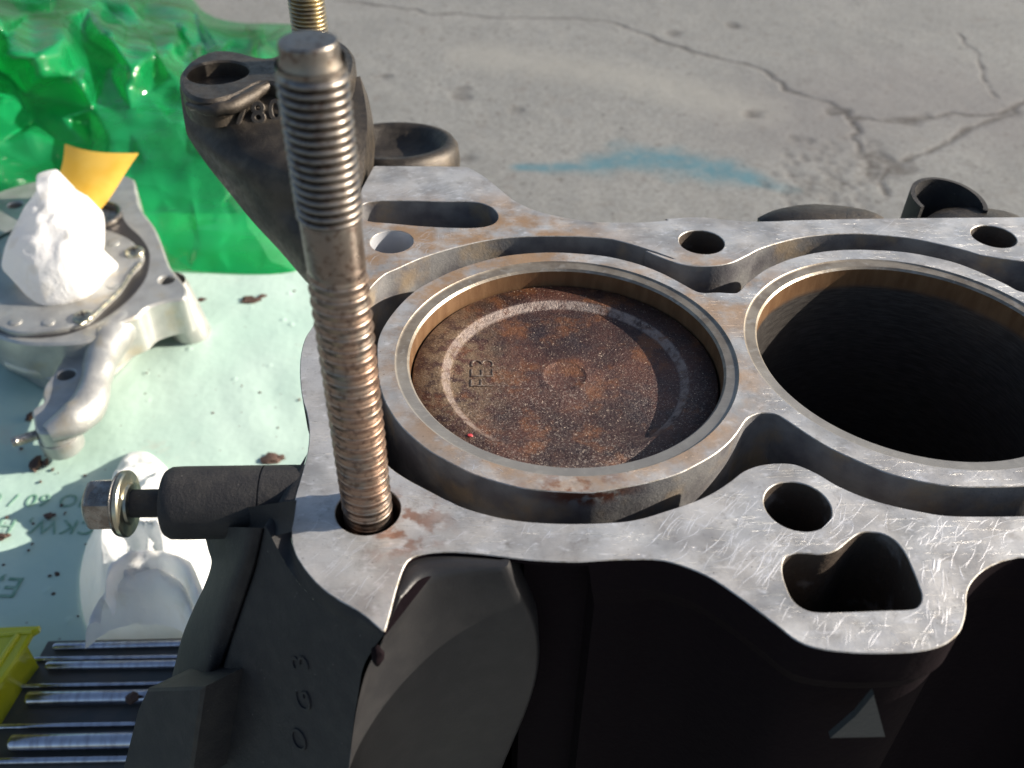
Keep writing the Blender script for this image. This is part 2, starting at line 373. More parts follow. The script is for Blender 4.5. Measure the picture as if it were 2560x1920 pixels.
def planar(outer, holes, z):
    co = []; ed = []
    for L in [outer]+holes:
        o = len(co); co += [Vector((float(p[0]), float(p[1]))) for p in L]; ed += [(o+i, o+(i+1) % len(L)) for i in range(len(L))]
    vs, _, fs, *_ = geometry.delaunay_2d_cdt(co, ed, [], 4, 1e-6)
    vs = np.array([(v.x, v.y) for v in vs])
    def inside(c, L):
        x, y = L[:, 0], L[:, 1]; x2, y2 = np.roll(x, -1), np.roll(y, -1)
        m = (y > c[1]) != (y2 > c[1]); xi = x + (c[1]-y)*(x2-x)/np.where(y2 == y, 1e-12, y2-y)
        return (np.count_nonzero(m & (c[0] < xi)) % 2) == 1
    F = []
    for f in fs:
        c = vs[list(f)].mean(0)
        if not any(inside(c, H) for H in holes) and inside(c, outer): F.append(tuple(f))
    return [(x, y, z) for x, y in vs], F
def strip(A, za, B, zb, flip=False):
    n = len(A); V = [(p[0], p[1], za) for p in A]+[(p[0], p[1], zb) for p in B]; F = []
    for i in range(n):
        j = (i+1) % n; f = (i, n+i, n+j, j); F.append(f if flip else f[::-1])
    return V, F
def circ(c, r, n=72): return np.array([(c[0]+r*math.cos(2*math.pi*i/n), c[1]+r*math.sin(2*math.pi*i/n)) for i in range(n)])
def prism(outline, z0, z1, ch=.06, holes=(), hdepth=None):   # chamfered plate with real holes
    o = ccw(np.array(outline)); mb = MB(); hs = [ccw(np.array(h)) for h in holes]
    ot = offset(o, ch); ht = [offset(h, -ch*.6) for h in hs]
    mb.add(*planar(ot, ht, z1)); mb.add(*strip(ot, z1, o, z1-ch, True)); mb.add(*strip(o, z1-ch, o, z0, True))
    for h, t in zip(hs, ht):
        mb.add(*strip(t, z1, h, z1-ch*.6)); zb = z1-(hdepth or (z1-z0)); mb.add(*strip(h, z1-ch*.6, h, zb)); mb.add([(p[0], p[1], zb) for p in h], [tuple(range(len(h)))])
    return mb
def blob(c, r, sc=(1, 1, 1), amp=.3, sub=2, seed=0):
    bm = bmesh.new(); bmesh.ops.create_icosphere(bm, subdivisions=sub, radius=1)
    V = []
    for v in bm.verts:
        d = 1+amp*noise.noise(v.co*1.7+Vector((seed*7.1, seed*3.3, 0))); V.append((c[0]+v.co.x*r*sc[0]*d, c[1]+v.co.y*r*sc[1]*d, c[2]+v.co.z*r*sc[2]*d))
    F = [[v.index for v in f.verts] for f in bm.faces]; bm.free(); return V, F
def text_mesh(s, size, depth, frame, bevel=0.0, space=1.0, off=0.0):
    cu = bpy.data.curves.new('t', 'FONT'); cu.body = s; cu.size = 1; cu.extrude = depth/2/size; cu.align_x = 'CENTER'; cu.align_y = 'CENTER'; cu.resolution_u = 3; cu.bevel_depth = bevel/size; cu.space_character = space; cu.offset = off
    o = bpy.data.objects.new('t', cu); COL.objects.link(o); dg = bpy.context.evaluated_depsgraph_get()
    me = bpy.data.meshes.new_from_object(o.evaluated_get(dg)); V = [(v.co.x*size, v.co.y*size, v.co.z*size) for v in me.vertices]; F = [tuple(p.vertices) for p in me.polygons]
    bpy.data.objects.remove(o); bpy.data.curves.remove(cu); bpy.data.meshes.remove(me)
    return orient(V, F, frame)
def tube(P, rad, n=16, cap=True, sub=6, closed=False):
    P = catmull(P, closed, sub); m = len(P); rad = np.interp(np.linspace(0, 1, m), np.linspace(0, 1, len(rad)), rad) if hasattr(rad, '__len__') else np.full(m, rad)
    T = np.gradient(P, axis=0); T /= np.linalg.norm(T, axis=1)[:, None]; V = []; up = np.array([0.13, .2, 1.])
    for i in range(m):
        a = np.cross(T[i], up); a /= np.linalg.norm(a); b = np.cross(a, T[i])
        for j in range(n):
            t = 2*math.pi*j/n; V.append(P[i]+rad[i]*(a*math.cos(t)+b*math.sin(t)))
    F = grid_faces(m, n, True)
    if cap: F += [tuple(range(n))[::-1], tuple((m-1)*n+j for j in range(n))]
    return V, F
def mir(P): return np.array([(16.98-p[0], p[1]) for p in P])
def ats(pts, z=0): return np.array([at(a, b, z)[:2] for a, b in pts])

# ------------------------------------------------------------------ ground
GZ = -18.0
def poly_dist(X, Y, P, w=None):
    d = np.full(X.shape, 1e9)
    for i in range(len(P)-1):
        a, b = P[i], P[i+1]; ab = b-a; t = np.clip(((X-a[0])*ab[0]+(Y-a[1])*ab[1])/(ab@ab+1e-9), 0, 1)
        d = np.minimum(d, np.hypot(X-a[0]-t*ab[0], Y-a[1]-t*ab[1])/(1.0 if w is None else (w[i]*(1-t)+w[i+1]*t)))
    return d
def jitter(P, step, amp):
    P = resample(P, step, False); n = len(P); P[1:-1] += rng.normal(0, amp, (n-2, 2)); return P
gx = np.r_[-4000, -1500, -600, -250, -120, np.arange(-60, -16, 2.0), np.arange(-16, 62, .24), np.arange(62, 90, 2), 120, 250, 600, 1500, 4000]
gy = np.r_[-3000, -900, -300, -100, -40, np.arange(-20, 14, 2.0), np.arange(14, 92, .27), np.arange(92, 140, 3), 200, 400, 900, 2500, 6000]
X, Y = np.meshgrid(gx, gy)
cr = [zone(800, 0, Q, [(120, 5), (400, 35), (560, 55), (600, 85), (850, 75), (940, 95), (1150, 100), (1550, 110), (1720, 130), (1850, 190), (1920, 230), (2050, 265), (2212, 315)])
      + zone(1600, 0, Q, [(400, 325), (560, 355), (680, 390), (760, 450), (850, 520), (1000, 570), (1100, 590), (1190, 660), (1220, 700), (1225, 800), (1260, 860), (1330, 930), (1380, 1030), (1420, 1120)]),
      zone(1600, 0, Q, [(1210, 680), (1500, 700), (1640, 670), (1900, 660), (2130, 650), (2160, 620), (2240, 580)]),
      zone(1600, 0, Q, [(2130, 665), (1900, 730), (1760, 820), (1640, 880), (1500, 930), (1430, 990), (1385, 1040)]),
      zone(1600, 0, Q, [(1830, 190), (1880, 250), (1940, 340), (2000, 460), (2050, 560)])]
wid = [.26, .30, .34, .14]
crack = np.zeros(X.shape)
wob = np.array([noise.noise(Vector((a*.5, b*.5, 3))) for a, b in zip(X.ravel(), Y.ravel())]).reshape(X.shape)
for P, w in zip(cr, wid):
    P = jitter(ats(P, GZ), 1.3, .22); d = poly_dist(X, Y, P); wl_ = w*(1+1.3*wob)
    crack = np.maximum(crack, np.clip(1-d/np.maximum(wl_, .05), 0, 1)**.6)
for (a, b_, ra, rb) in [(1310, 905, 1.5, .55), (1480, 985, 1.3, .6), (1350, 960, 1.1, .5), (640, 655, .9, .5), (1560, 690, 1.6, .45), (2150, 640, .9, .6), (530, 145, .9, .5), (1180, 640, .9, .4)]:
    c = at(1600+Q*a, Q*b_, GZ); d = np.hypot((X-c[0])/ra, (Y-c[1])/rb/2.2)*(1+.9*wob); crack = np.maximum(crack, np.clip((1.1-d)*1.6, 0, 1)*.75)
for (a, b_) in [(380, 435), (830, 505), (800, 560), (1140, 635), (840, 910), (2045, 185)]:
    c = at(800+Q*a, Q*b_, GZ); d = np.hypot((X-c[0])/.9, (Y-c[1])/.8)*(1+.9*wob); crack = np.maximum(crack, np.clip((1.1-d)*1.6, 0, 1)*.6)
for k_ in range(130):                          # pitting right of the blue stain
    c = at(rng.normal(2090, 75), rng.normal(440, 60), GZ); r_ = rng.uniform(.2, .6); d = np.hypot((X-c[0])/r_, (Y-c[1])/r_/1.3)*(1+.8*wob); crack = np.maximum(crack, np.clip((1-d)*1.4, 0, 1)*rng.uniform(.25, .6))
bl = ats(zone(800, 0, Q, [(1150, 965), (1500, 965), (1680, 935), (1830, 905), (2020, 930), (2212, 975)])+zone(1600, 0, Q, [(300, 955), (480, 985), (620, 1015), (760, 1060), (900, 1090)]), GZ)
blue = np.clip(1.25-poly_dist(X, Y, bl, [.7, 1.3, 2.0, 2.5, 2.6, 2.6, 2.6, 2.4, 2.0, 1.2, .6])*(1+.5*wob), 0, 1)**1.5
c = at(1985, 440, GZ); blue *= np.clip(np.hypot((X-c[0])/2.3, (Y-c[1])/2.2)-.4, 0, 1)
pa = poly_dist(X, Y, ats([(2000, 300), (2300, 215), (2560, 300)], GZ)); patch = np.clip(1.3-pa/9, 0, 1)
pa = poly_dist(X, Y, ats([(1200, 140), (1560, 190), (1860, 270)], GZ)); pale = np.clip(1.2-pa/4, 0, 1)
Z = GZ + .03*wob - .10*np.clip(crack, 0, 1)
Z = np.where((np.abs(X) > 100) | (Y > 160) | (Y < -60), GZ, Z)
g = make('concrete_ground', np.stack([X.ravel(), Y.ravel(), Z.ravel()], 1), grid_faces(len(gy), len(gx)), M_CONC, base=(0, 0, GZ), smooth=80,
         attrs=dict(crack=crack.ravel(), blue=blue.ravel(), patch=patch.ravel(), pale=pale.ravel())); tag(g, kind='structure')

# ------------------------------------------------------------------ pale green film on the concrete
mx = np.linspace(-48, -1.5, 150); my = np.linspace(-14, 38, 160); X, Y = np.meshgrid(mx, my)
Zm = np.array([.35+.22*noise.noise(Vector((a*.09, b*.11, 1)))+.10*noise.noise(Vector((a*.4+b*.2, b*.25, 5))) for a, b in zip(X.ravel(), Y.ravel())])
Zm = GZ + np.maximum(Zm, .16)
sh = make('plastic_sheet', np.stack([X.ravel()+.4*np.sin(Y.ravel()*.3), Y.ravel(), Zm], 1), grid_faces(160, 150), M_MAT, base=(-20, 10, GZ), smooth=80)
tag(sh, 'pale green plastic sheet with green print lying on the ground left of the engine block', 'plastic sheet')
MZ = GZ + .45
def print_text(s, px, py, size, tilt=0.0):     # the film lies upside down to us: lettering turned by 180 degrees
    c = at(px, py, MZ); a = math.pi+tilt
    Xd = (math.cos(a), math.sin(a), 0); Yd = (-math.sin(a), math.cos(a), 0)
    V, F = text_mesh(s, size, .02, ((c[0], c[1], 0), Xd, Yd, (0, 0, 1)), space=1.1)
    V = [(v[0], v[1], GZ+.16+max(.0, .19+.22*noise.noise(Vector((v[0]*.09, v[1]*.11, 1)))+.10*noise.noise(Vector((v[0]*.4+v[1]*.2, v[1]*.25, 5))))+.04+v[2]) for v in V]
    make('printed_lettering', V, F, M_PRINT, sh, smooth=0)
print_text('BIO 60 / 60', 95, 1245, 1.05, -.04)
print_text(', FCKW, HFC', 110, 1310, 1.15, -.05)
print_text('E,', 20, 1465, 1.5, -.05)

# ------------------------------------------------------------------ engine block
eb = thing('engine_block', (5, 0, GZ+.3), 'aluminium engine block with its deck bare, cylinders open and a black painted side', 'engine block')
far = ats(zone(800, 0, Q, [(310, 955), (450, 956), (650, 957), (848, 960), (950, 1018), (1050, 1100), (1130, 1160), (1250, 1215), (1400, 1250), (1550, 1275), (1700, 1281), (1850, 1280), (2000, 1268)])
          + zone(1600, 0, Q, [(150, 1260), (300, 1251), (400, 1254), (520, 1268), (700, 1275), (1000, 1265), (1500, 1256), (2212, 1250)]))
left = ats([(904, 471), (885, 520), (865, 590), (840, 680), (810, 760), (783, 813), (764, 843), (753, 882), (749.5, 930), (755, 991), (768, 1038), (773, 1085), (768, 1134), (760, 1165), (750, 1200), (735, 1255), (728, 1330), (738, 1385), (777, 1443), (824, 1486), (890, 1525), (925, 1550)])
near = ats([(961, 1584), (975, 1535), (991, 1473), (1010, 1418), (1028, 1396), (1055, 1386), (1095, 1381), (1147, 1381), (1234, 1389), (1321, 1400), (1429, 1405), (1494, 1402), (1560, 1399), (1646, 1400), (1711, 1417), (1765, 1439), (1808, 1465), (1869, 1508), (1938, 1560), (1991, 1601), (2043, 1621), (2121, 1631), (2208, 1633), (2294, 1629), (2355, 1614), (2394, 1586), (2409, 1556), (2416, 1521), (2417, 1486), (2429, 1456), (2459, 1426), (2503, 1404), (2560, 1391)])
farL = far[far[:, 0] < 13.5]; farR = mir(far[far[:, 0] < 3])[::-1]
nearR = mir(near[near[:, 0] < 8.1])[::-1]
EXTRA_END = np.array([(24.3, 9.5), (24.3, 5), (24.0, 0), (24.2, -5.5), (22.5, -7.3)])
# open run (left edge, near edge) with the sharp tip kept: spline the pieces separately
def run(P, sub=5): return catmull(P, False, sub)
out = np.vstack([run(left)[:-1], run(near)[:-1], run(nearR[1:-1])[:-1], EXTRA_END[::-1][1:], run(farR[::-1][::-1])[:0]])
fr = np.vstack([far[:1], far[3:]])             # flange: straight back edge, then the sweeping curve
far_run = np.vstack([far[:3], run(farL[3:], 5)])
out = np.vstack([out, [(24.3, 6.4)], far_run[::-1]])
OUT = ccw(resample(out, .12))
O = ats(zone(800, 0, Q, [(360, 1590), (450, 1545), (600, 1480), (800, 1420), (1000, 1378), (1200, 1362), (1400, 1360), (1550, 1365), (1700, 1382), (1900, 1440), (2050, 1495)])
        + zone(1600, 0, Q, [(30, 1440), (100, 1475), (250, 1525), (400, 1532), (520, 1515), (620, 1470), (700, 1430), (850, 1385), (1000, 1358), (1200, 1345), (1400, 1355), (1600, 1380), (1850, 1435), (2000, 1475), (2150, 1482), (2212, 1478)]))
Oleft = ats([(915, 735), (893, 790), (880, 860), (880, 930), (893, 1010), (920, 1085), (950, 1135)])
Onear = ats(zone(800, 600, Q, [(400, 1305), (500, 1375), (640, 1450), (800, 1530), (1000, 1590), (1200, 1622), (1450, 1633), (1700, 1625)])
            + zone(1600, 600, Q, [(0, 1605), (150, 1560), (300, 1510), (420, 1455), (520, 1390), (600, 1330), (700, 1295), (830, 1285), (920, 1300), (1030, 1350), (1150, 1420), (1350, 1500), (1600, 1560), (1850, 1590), (2212, 1597)]))
def sym(far_, left_, near_):
    f1 = far_[far_[:, 0] < 12.6]; n1 = near_[near_[:, 0] < 8.45]
    f2 = mir(far_[far_[:, 0] < 4.2])[::-1]; n2 = mir(near_[near_[:, 0] < 8.3])[::-1]
    return np.vstack([f1, f2[f2[:, 0] > 12.9], mir(left_), n2[::-1], n1[::-1], left_[::-1]])
JO = ccw(resample(catmull(sym(O, Oleft, Onear)), .1))
I_far = ats(zone(940, 600, K, [(100, 930), (250, 730), (420, 570), (600, 460), (850, 340), (1130, 245), (1450, 170), (1900, 135)])+zone(1400, 600, K, [(300, 155), (600, 195), (900, 275), (1150, 375), (1350, 480), (1500, 562), (1590, 583), (1750, 578), (1930, 586), (1990, 560), (2060, 480), (2212, 365)])
            + zone(1600, 600, Q, [(740, 160), (860, 110), (1000, 75), (1150, 57), (1300, 55), (1450, 62), (1600, 80), (1800, 125), (1950, 180), (2100, 250), (2212, 300)]))
I_left = ats(zone(940, 600, K, [(20, 1120), (15, 1350)])+zone(940, 900, K, [(25, 190)]))
I_near = ats(zone(940, 900, K, [(55, 330), (120, 500), (250, 700), (420, 870), (600, 1010), (850, 1150), (1050, 1250), (1350, 1350), (1700, 1430), (2200, 1465)])+zone(1400, 900, K, [(400, 1460), (700, 1410), (1000, 1350), (1300, 1260), (1500, 1165), (1700, 1050), (1850, 930), (1950, 820), (2050, 670)])
             + zone(1600, 600, Q, [(640, 1015), (700, 995), (780, 1003), (850, 1042), (950, 1110), (1080, 1190), (1250, 1270), (1450, 1350), (1700, 1405), (1900, 1422), (2212, 1415)]))
JI = ccw(resample(catmull(sym(I_far, I_left, I_near)), .1))
slot = ccw(resample(catmull(ats(zone(800, 0, Q, [(228, 1210), (250, 1175), (320, 1158), (500, 1155), (700, 1160), (880, 1162), (980, 1190), (1025, 1240), (1005, 1285), (930, 1308), (800, 1312), (600, 1303), (400, 1285), (290, 1275), (245, 1250)]))), .08))
bean = ccw(resample(catmull(ats(zone(1600, 1200, Q, [(830, 455), (870, 428), (920, 420), (1050, 427), (1130, 405), (1200, 350), (1260, 308), (1320, 298), (1400, 310), (1470, 350), (1520, 410), (1560, 490), (1600, 590), (1625, 670), (1605, 725), (1550, 745), (1400, 750), (1200, 758), (1020, 760), (940, 738), (880, 690), (845, 620), (820, 530)]))), .08))
holes = [((-4.50, 5.16), .60), ((4.24, 5.04), .64), ((12.76, 5.25), .62), ((4.25, -5.0), .665), ((-4.31, -4.93), .64), ((12.73, -5.0), .66), ((21.2, -5.0), .64), ((21.2, 5.1), .62)]
CH = .018
loops = [JO, slot, bean, mir(bean)[::-1]]+[circ(c, r) for c, r in holes]
ho = [offset(L, -CH) for L in loops]
mb = MB(); ot = offset(OUT, CH)
mb.add(*planar(ot, ho, 0), 0); mb.add(*strip(ot, 0, OUT, -CH, True), 1)
for L, H in zip(loops, ho): mb.add(*strip(H, 0, L, -CH), 1)
mb.make('deck_face', [M_DECK, M_EDGE], eb, smooth=25)
# siamesed sleeves standing in the water jacket
mb = MB(); it = offset(JI, CH); cs = [(0, 0), (8.49, 0), (16.98, 0)]
mb.add(*planar(it, [circ(c, 4.09, 160) for c in cs], 0), 0); mb.add(*strip(it, 0, JI, -CH, True), 1)
mb.add(*strip(JI, -CH, JI, -9, True), 2)
mb.make('cylinder_bank', [M_DECK, M_EDGE, M_JACK], eb, smooth=25)
for c in cs:
    pr = [(4.09, 0), (4.065, -.03), (4.03, -.04), (3.83, -.045), (3.80, -.05), (3.75, -.11)]
    o = MB().add(*[q if i == 0 else [tuple(reversed(f)) for f in q] for i, q in enumerate(lathe(pr, (c[0], c[1], 0), n=160))]).make('gasket_land', M_GROOVE, eb, smooth=40)
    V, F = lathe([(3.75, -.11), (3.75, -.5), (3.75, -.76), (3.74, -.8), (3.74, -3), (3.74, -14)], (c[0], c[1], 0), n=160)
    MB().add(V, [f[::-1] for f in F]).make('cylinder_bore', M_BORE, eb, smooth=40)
# water jacket: outer wall and floor
mb = MB(); lo = offset(JO, .0)
mb.add(*strip(JO, -CH, JO, -9)); mb.add(*planar(JO, [JI], -8.6)); mb.make('water_jacket', M_JACK, eb, smooth=40)
# slot with the swelling of the bolt column inside
cs_ = np.array([-4.50, 5.16]); def_in = []
for p in slot:
    d = p-cs_; l = np.linalg.norm(d); def_in.append(cs_+d/l*max(l, 1.12) if l < 1.12 else p)
mb = MB(); mb.add(*strip(slot, -CH, slot, -.25)); mb.add(*strip(slot, -.25, np.array(def_in), -.5)); mb.add(*strip(np.array(def_in), -.5, np.array(def_in), -5)); mb.add([(p[0], p[1], -5) for p in slot], [tuple(range(len(slot)))])
mb.make('coolant_slot', M_JACK, eb, smooth=50)
for b_ in (bean, mir(bean)[::-1]):
    mb = MB(); mb.add(*strip(b_, -CH, b_, -9)); mb.add([(p[0], p[1], -9) for p in b_], [tuple(range(len(b_)))]); mb.make('oil_drain_opening', M_HOLE, eb, smooth=40)
for i, (c, r) in enumerate(holes):
    L = circ(c, r); mb = MB(); mb.add(*strip(L, -CH, L, -2.2)); L2 = circ(c, r*.86); mb.add(*strip(L, -2.2, L2, -2.4)); mb.add(*strip(L2, -2.4, L2, -6)); mb.add([(p[0], p[1], -6) for p in L2], [tuple(range(len(L2)))])
    mb.make('bolt_hole', M_CHOLE if i == 0 else M_HOLE, eb, smooth=40)
# crankcase walls below the deck (straight skirts, slightly drawn in)
mb = MB(); n = len(OUT); low = []
cx_, cy_ = 9.0, 0.0
for p in OUT:
    d = np.array([cx_-p[0], -p[1]]); k_ = .03 if p[1] < 0 else .06
    if p[1] > 6.6: p2 = np.array([p[0]+.3, 6.2+(p[1]-6.6)*.15])
    elif p[0] < 1.0 and p[1] < -6.0: p2 = np.array([p[0]*(1-.02)+(1.3 if p[0] < -2.6 else .1), max(p[1], -6.42 if p[0] > 0 else (-6.0 if p[0] > -1.4 else -5.55))+.12])
    elif p[0] < 0 and p[1] < -3.0: p2 = np.array([p[0]+.35, max(p[1], -6.3)])
    else: p2 = p + d*k_
    low.append(p2)
low = np.array(low)
inl = np.array([p+(np.array([6.0, 0])-p)/np.linalg.norm(np.array([6.0, 0])-p)*(.0) for p in OUT])
z1 = -.06; z2 = np.where((OUT[:, 0] < 0) & (OUT[:, 1] < -4), -.12, -.9)
z3 = np.where((OUT[:, 0] < 0) & (OUT[:, 1] < -4), -.16, -1.5)
def strip3(A, za, B, zb):
    n = len(A); V = [(p[0], p[1], z) for p, z in zip(A, np.broadcast_to(za, n))]+[(p[0], p[1], z) for p, z in zip(B, np.broadcast_to(zb, n))]
    return V, [(i, n+i, n+(i+1) % n, (i+1) % n) for i in range(n)]
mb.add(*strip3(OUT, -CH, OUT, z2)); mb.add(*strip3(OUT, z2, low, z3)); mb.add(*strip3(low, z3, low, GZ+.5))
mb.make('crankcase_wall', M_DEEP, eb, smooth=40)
# closed underside and inner partitions so no daylight comes up through the openings
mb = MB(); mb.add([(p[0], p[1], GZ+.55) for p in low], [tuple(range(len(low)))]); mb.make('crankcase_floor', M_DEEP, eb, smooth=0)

# --- near left casting: face with cast letters, rounded flange, cavity side panel
_A = at(752, 1412, -.12); _B = at(961, 1584, -.03); _d = _B-_A; nF = np.array([_d[1], -_d[0], 0])/np.linalg.norm(_d[:2]); nF = nF if nF[1] < 0 else -nF; nF = np.array([nF[0], nF[1], .36]); nF /= np.linalg.norm(nF)
P0 = _B
def onF(px, py, d=0.0): return onplane(px, py, P0+nF*d, nF)
arc = [(768, 1134), (750, 1200), (735, 1255), (728, 1330), (738, 1385), (777, 1443), (824, 1486), (890, 1525), (961, 1584)]
rowsL = [  # silhouette, flange crest, before seam, seam bottom, after seam  (photo pixels)
    ((512, 1318), (600, 1318), (652, 1320), (660, 1320), (668, 1322)),
    ((525, 1374), (600, 1372), (640, 1376), (648, 1378), (656, 1380)),
    ((532, 1408), (590, 1410), (628, 1420), (637, 1424), (646, 1428)),
    ((516, 1460), (566, 1470), (610, 1476), (618, 1480), (628, 1484)),
    ((486, 1525), (541, 1540), (586, 1546), (594, 1550), (604, 1556)),
    ((460, 1590), (521, 1610), (562, 1616), (571, 1620), (582, 1626)),
    ((443, 1656), (505, 1680), (538, 1690), (548, 1694), (560, 1700)),
    ((425, 1730), (490, 1760), (512, 1770), (524, 1774), (536, 1780)),
    ((405, 1820), (470, 1850), (490, 1860), (504, 1864), (516, 1870)),
    ((380, 1950), (452, 1980), (470, 1990), (482, 1994), (494, 2000)),
    ((350, 2150), (420, 2200), (440, 2220), (454, 2226), (466, 2230))]
offs = (-.75, .12, .02, -.14, 0.0)
EY = [1584, 1625, 1686, 1786, 1920, 2100, 2330]; EX = [961, 921, 904, 887, 872, 855, 835]
G = []
for i, row in enumerate(rowsL):
    L = [onF(*row[0], -1.5)]+[onF(p[0], p[1], d) for p, d in zip(row, offs)]
    t = i/(len(rowsL)-1)
    a = np.array(row[-1]); ey = 1584+(2330-1584)*t; e = np.array([np.interp(ey, EY, EX), ey])
    # edge E: from the deck tip down to the lower left of the tip
    for s in (.2, .4, .6, .8, 1.0):
        q = a+(e-a)*s+np.array([-12*math.sin(math.pi*s), 62*math.sin(math.pi*s**.85)])*math.exp(-i/1.6); L.append(onF(q[0], q[1], .05*math.sin(math.pi*s)))
    G.append(L)
NRr = len(G); NCc = len(G[0])
G = np.array(G)
# dense spline in both directions
def densify(G, su, sv):
    A = np.array([catmull(r_, False, sv) for r_ in G]); return np.array([catmull(A[:, j], False, su) for j in range(A.shape[1])]).transpose(1, 0, 2)
D = densify(G, 5, 5)
fc = MB(); fc.add(D.reshape(-1, 3), grid_faces(D.shape[0], D.shape[1]))
# collar between machined arc and the painted face
arcw = catmull([at(a, b, -.01) for a, b in arc], False, 6); m_ = len(arcw)
topF = []
for i in range(m_):
    s = i/(m_-1); j = s*(D.shape[1]-1-20)+20; j0 = int(min(math.floor(j), D.shape[1]-2)); topF.append(D[0, j0]*(1-(j-j0))+D[0, j0+1]*(j-j0))
topF = np.array(topF); mid = (arcw*.62+topF*.38)+np.array([-.02, -.02, .0]); mid[:, 2] = np.minimum(mid[:, 2], -.05)
# rounded shoulder
fc.add(np.vstack([arcw, mid, topF]), grid_faces(3, m_))
front = fc.make('side_casting', M_CAST, eb, smooth=60)
# cavity panel from edge E to the corner below the deck
E_ = D[:, -1]
nT = 28
Tc = resample(np.array([at(a, b, -.06) for a, b in run(np.array([(961, 1584), (975, 1535), (991, 1473), (1010, 1418), (1028, 1397), (1055, 1387), (1095, 1382), (1147, 1382), (1200, 1386), (1250, 1392)]), 6)]), 10, False)
Tc = np.array([at(a, b, -.06) for a, b in run(np.array([(961, 1584), (975, 1535), (991, 1473), (1010, 1418), (1028, 1397), (1055, 1387), (1095, 1382), (1147, 1382), (1200, 1386), (1250, 1392)]), 6)])
Lc = np.r_[0, np.cumsum(np.linalg.norm(np.diff(Tc, axis=0), axis=1))]; sT = np.linspace(0, Lc[-1], nT); Tc = np.stack([np.interp(sT, Lc, Tc[:, k_]) for k_ in range(3)], 1)
Rp = catmull([(1250, 1392), (1290, 1480), (1335, 1590), (1325, 1730), (1250, 1920), (1180, 2100), (1090, 2300)], False, 12)  # right edge cut where the lit casting gives way to shade
m_ = len(E_); Rp = np.stack([np.interp(np.linspace(0, 1, m_), np.linspace(0, 1, len(Rp)), Rp[:, k_]) for k_ in (0, 1)], 1)
Rg = np.array([Tc[-1] if k_ == 0 else onplane(p[0], p[1], (0, -6.5, 0), (0, 1, 0)) for k_, p in enumerate(Rp)])
pan = []
for k_ in range(m_):
    v = k_/(m_-1); w = math.exp(-v*14); row = []
    for j in range(nT):
        s_ = j/(nT-1); p = E_[k_]*(1-s_)+Rg[k_]*s_+np.array([-.12, .55, 0])*math.sin(math.pi*s_**.7)*(1-w); tc = Tc[j]+np.array([0, 0, -.06]); tc[2] = min(tc[2], p[2])
        row.append(p*(1-w)+tc*w)
    e_ = row[-1]; row += [e_+np.array([.06, .03, 0]), e_+np.array([.10, .15, 0]), e_+np.array([.10, .9, 0])]
    pan.append(row)
pan = np.array(pan); pan[:, :, 2] = np.minimum(pan[:, :, 2], -.04); mb = MB(); mb.add(pan.reshape(-1, 3), grid_faces(pan.shape[0], pan.shape[1])); mb.make('cavity_panel', M_PANEL, eb, smooth=60)
# nick at the edge
c = onF(935, 1640, .0); 
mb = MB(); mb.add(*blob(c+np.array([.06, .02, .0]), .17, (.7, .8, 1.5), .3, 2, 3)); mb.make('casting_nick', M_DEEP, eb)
# letters cast into the face, turned on their side
def frameF(px, py, rot):
    c = onF(px, py, .050); a = onF(px+20, py, 0)-onF(px, py, 0); a /= np.linalg.norm(a); b = np.cross(nF, a)
    ca, sa = math.cos(rot), math.sin(rot); return (c, a*ca+b*sa, -a*sa+b*ca, nF)
for s, px, py, sz in (('3', 752, 1655, .78), ('G', 762, 1752, .66), ('O', 750, 1848, .66)):
    V, F = text_mesh(s, sz, .05, frameF(px, py, R(90)), bevel=.008, off=-.02); make('cast_letter', V, F, M_CAST, eb, smooth=40)
# boss with bolt on the left
by, bz = -3.93, -.78
V, F = lathe([(.0, -8.66), (.36, -8.66), (.36, -8.64), (.60, -8.64), (.70, -8.62), (.755, -8.52), (.765, -8.3), (.765, -6.62)], (0, by, bz), 'x', 64)
V2, F2 = lathe([(.745, -6.62), (.745, -6.59)], (0, by, bz), 'x', 64); V3, F3 = lathe([(.765, -6.59), (.765, -6.2), (.76, -5.6), (.75, -4.9)], (0, by, bz), 'x', 64)
mb = MB().add(V, F).add(V2, F2).add(V3, F3)
mb.make('bolt_boss', M_CAST, eb, smooth=40)
# web joining boss to the flange below
W = []
for i, (l, r_) in enumerate([((470, 1290), (742, 1250)), ((508, 1325), (735, 1300)), ((525, 1374), (728, 1330))]):
    W.append([np.array(onF(*(np.array(l)*(1-s)+np.array(r_)*s), -.12-.5*(1-s) if i < 2 else -.05-.7*(1-s)**2)) for s in np.linspace(0, 1, 8)])
W = densify(np.array(W), 5, 2); MB().add(W.reshape(-1, 3), grid_faces(W.shape[0], W.shape[1])).make('boss_web', M_CAST, eb, smooth=60)
# square lug at the lower left
lug = [onF(p[0], p[1], .9) for p in ((372, 1720), (515, 1715), (478, 1960), (300, 1960), (348, 1772))]
mb = MB(); nb = len(lug); backp = [p-nF*1.6 for p in lug]
inn = [p*.94+np.mean(lug, 0)*.06 for p in lug]; inn = [p+nF*.05 for p in inn]
mb.add(inn, [tuple(range(nb))]); mb.add(inn+lug, [(i, nb+i, nb+(i+1) % nb, (i+1) % nb) for i in range(nb)]); mb.add(lug+backp, [(i, nb+i, nb+(i+1) % nb, (i+1) % nb) for i in range(nb)])
mb.make('corner_lug', M_CAST, eb, smooth=30)
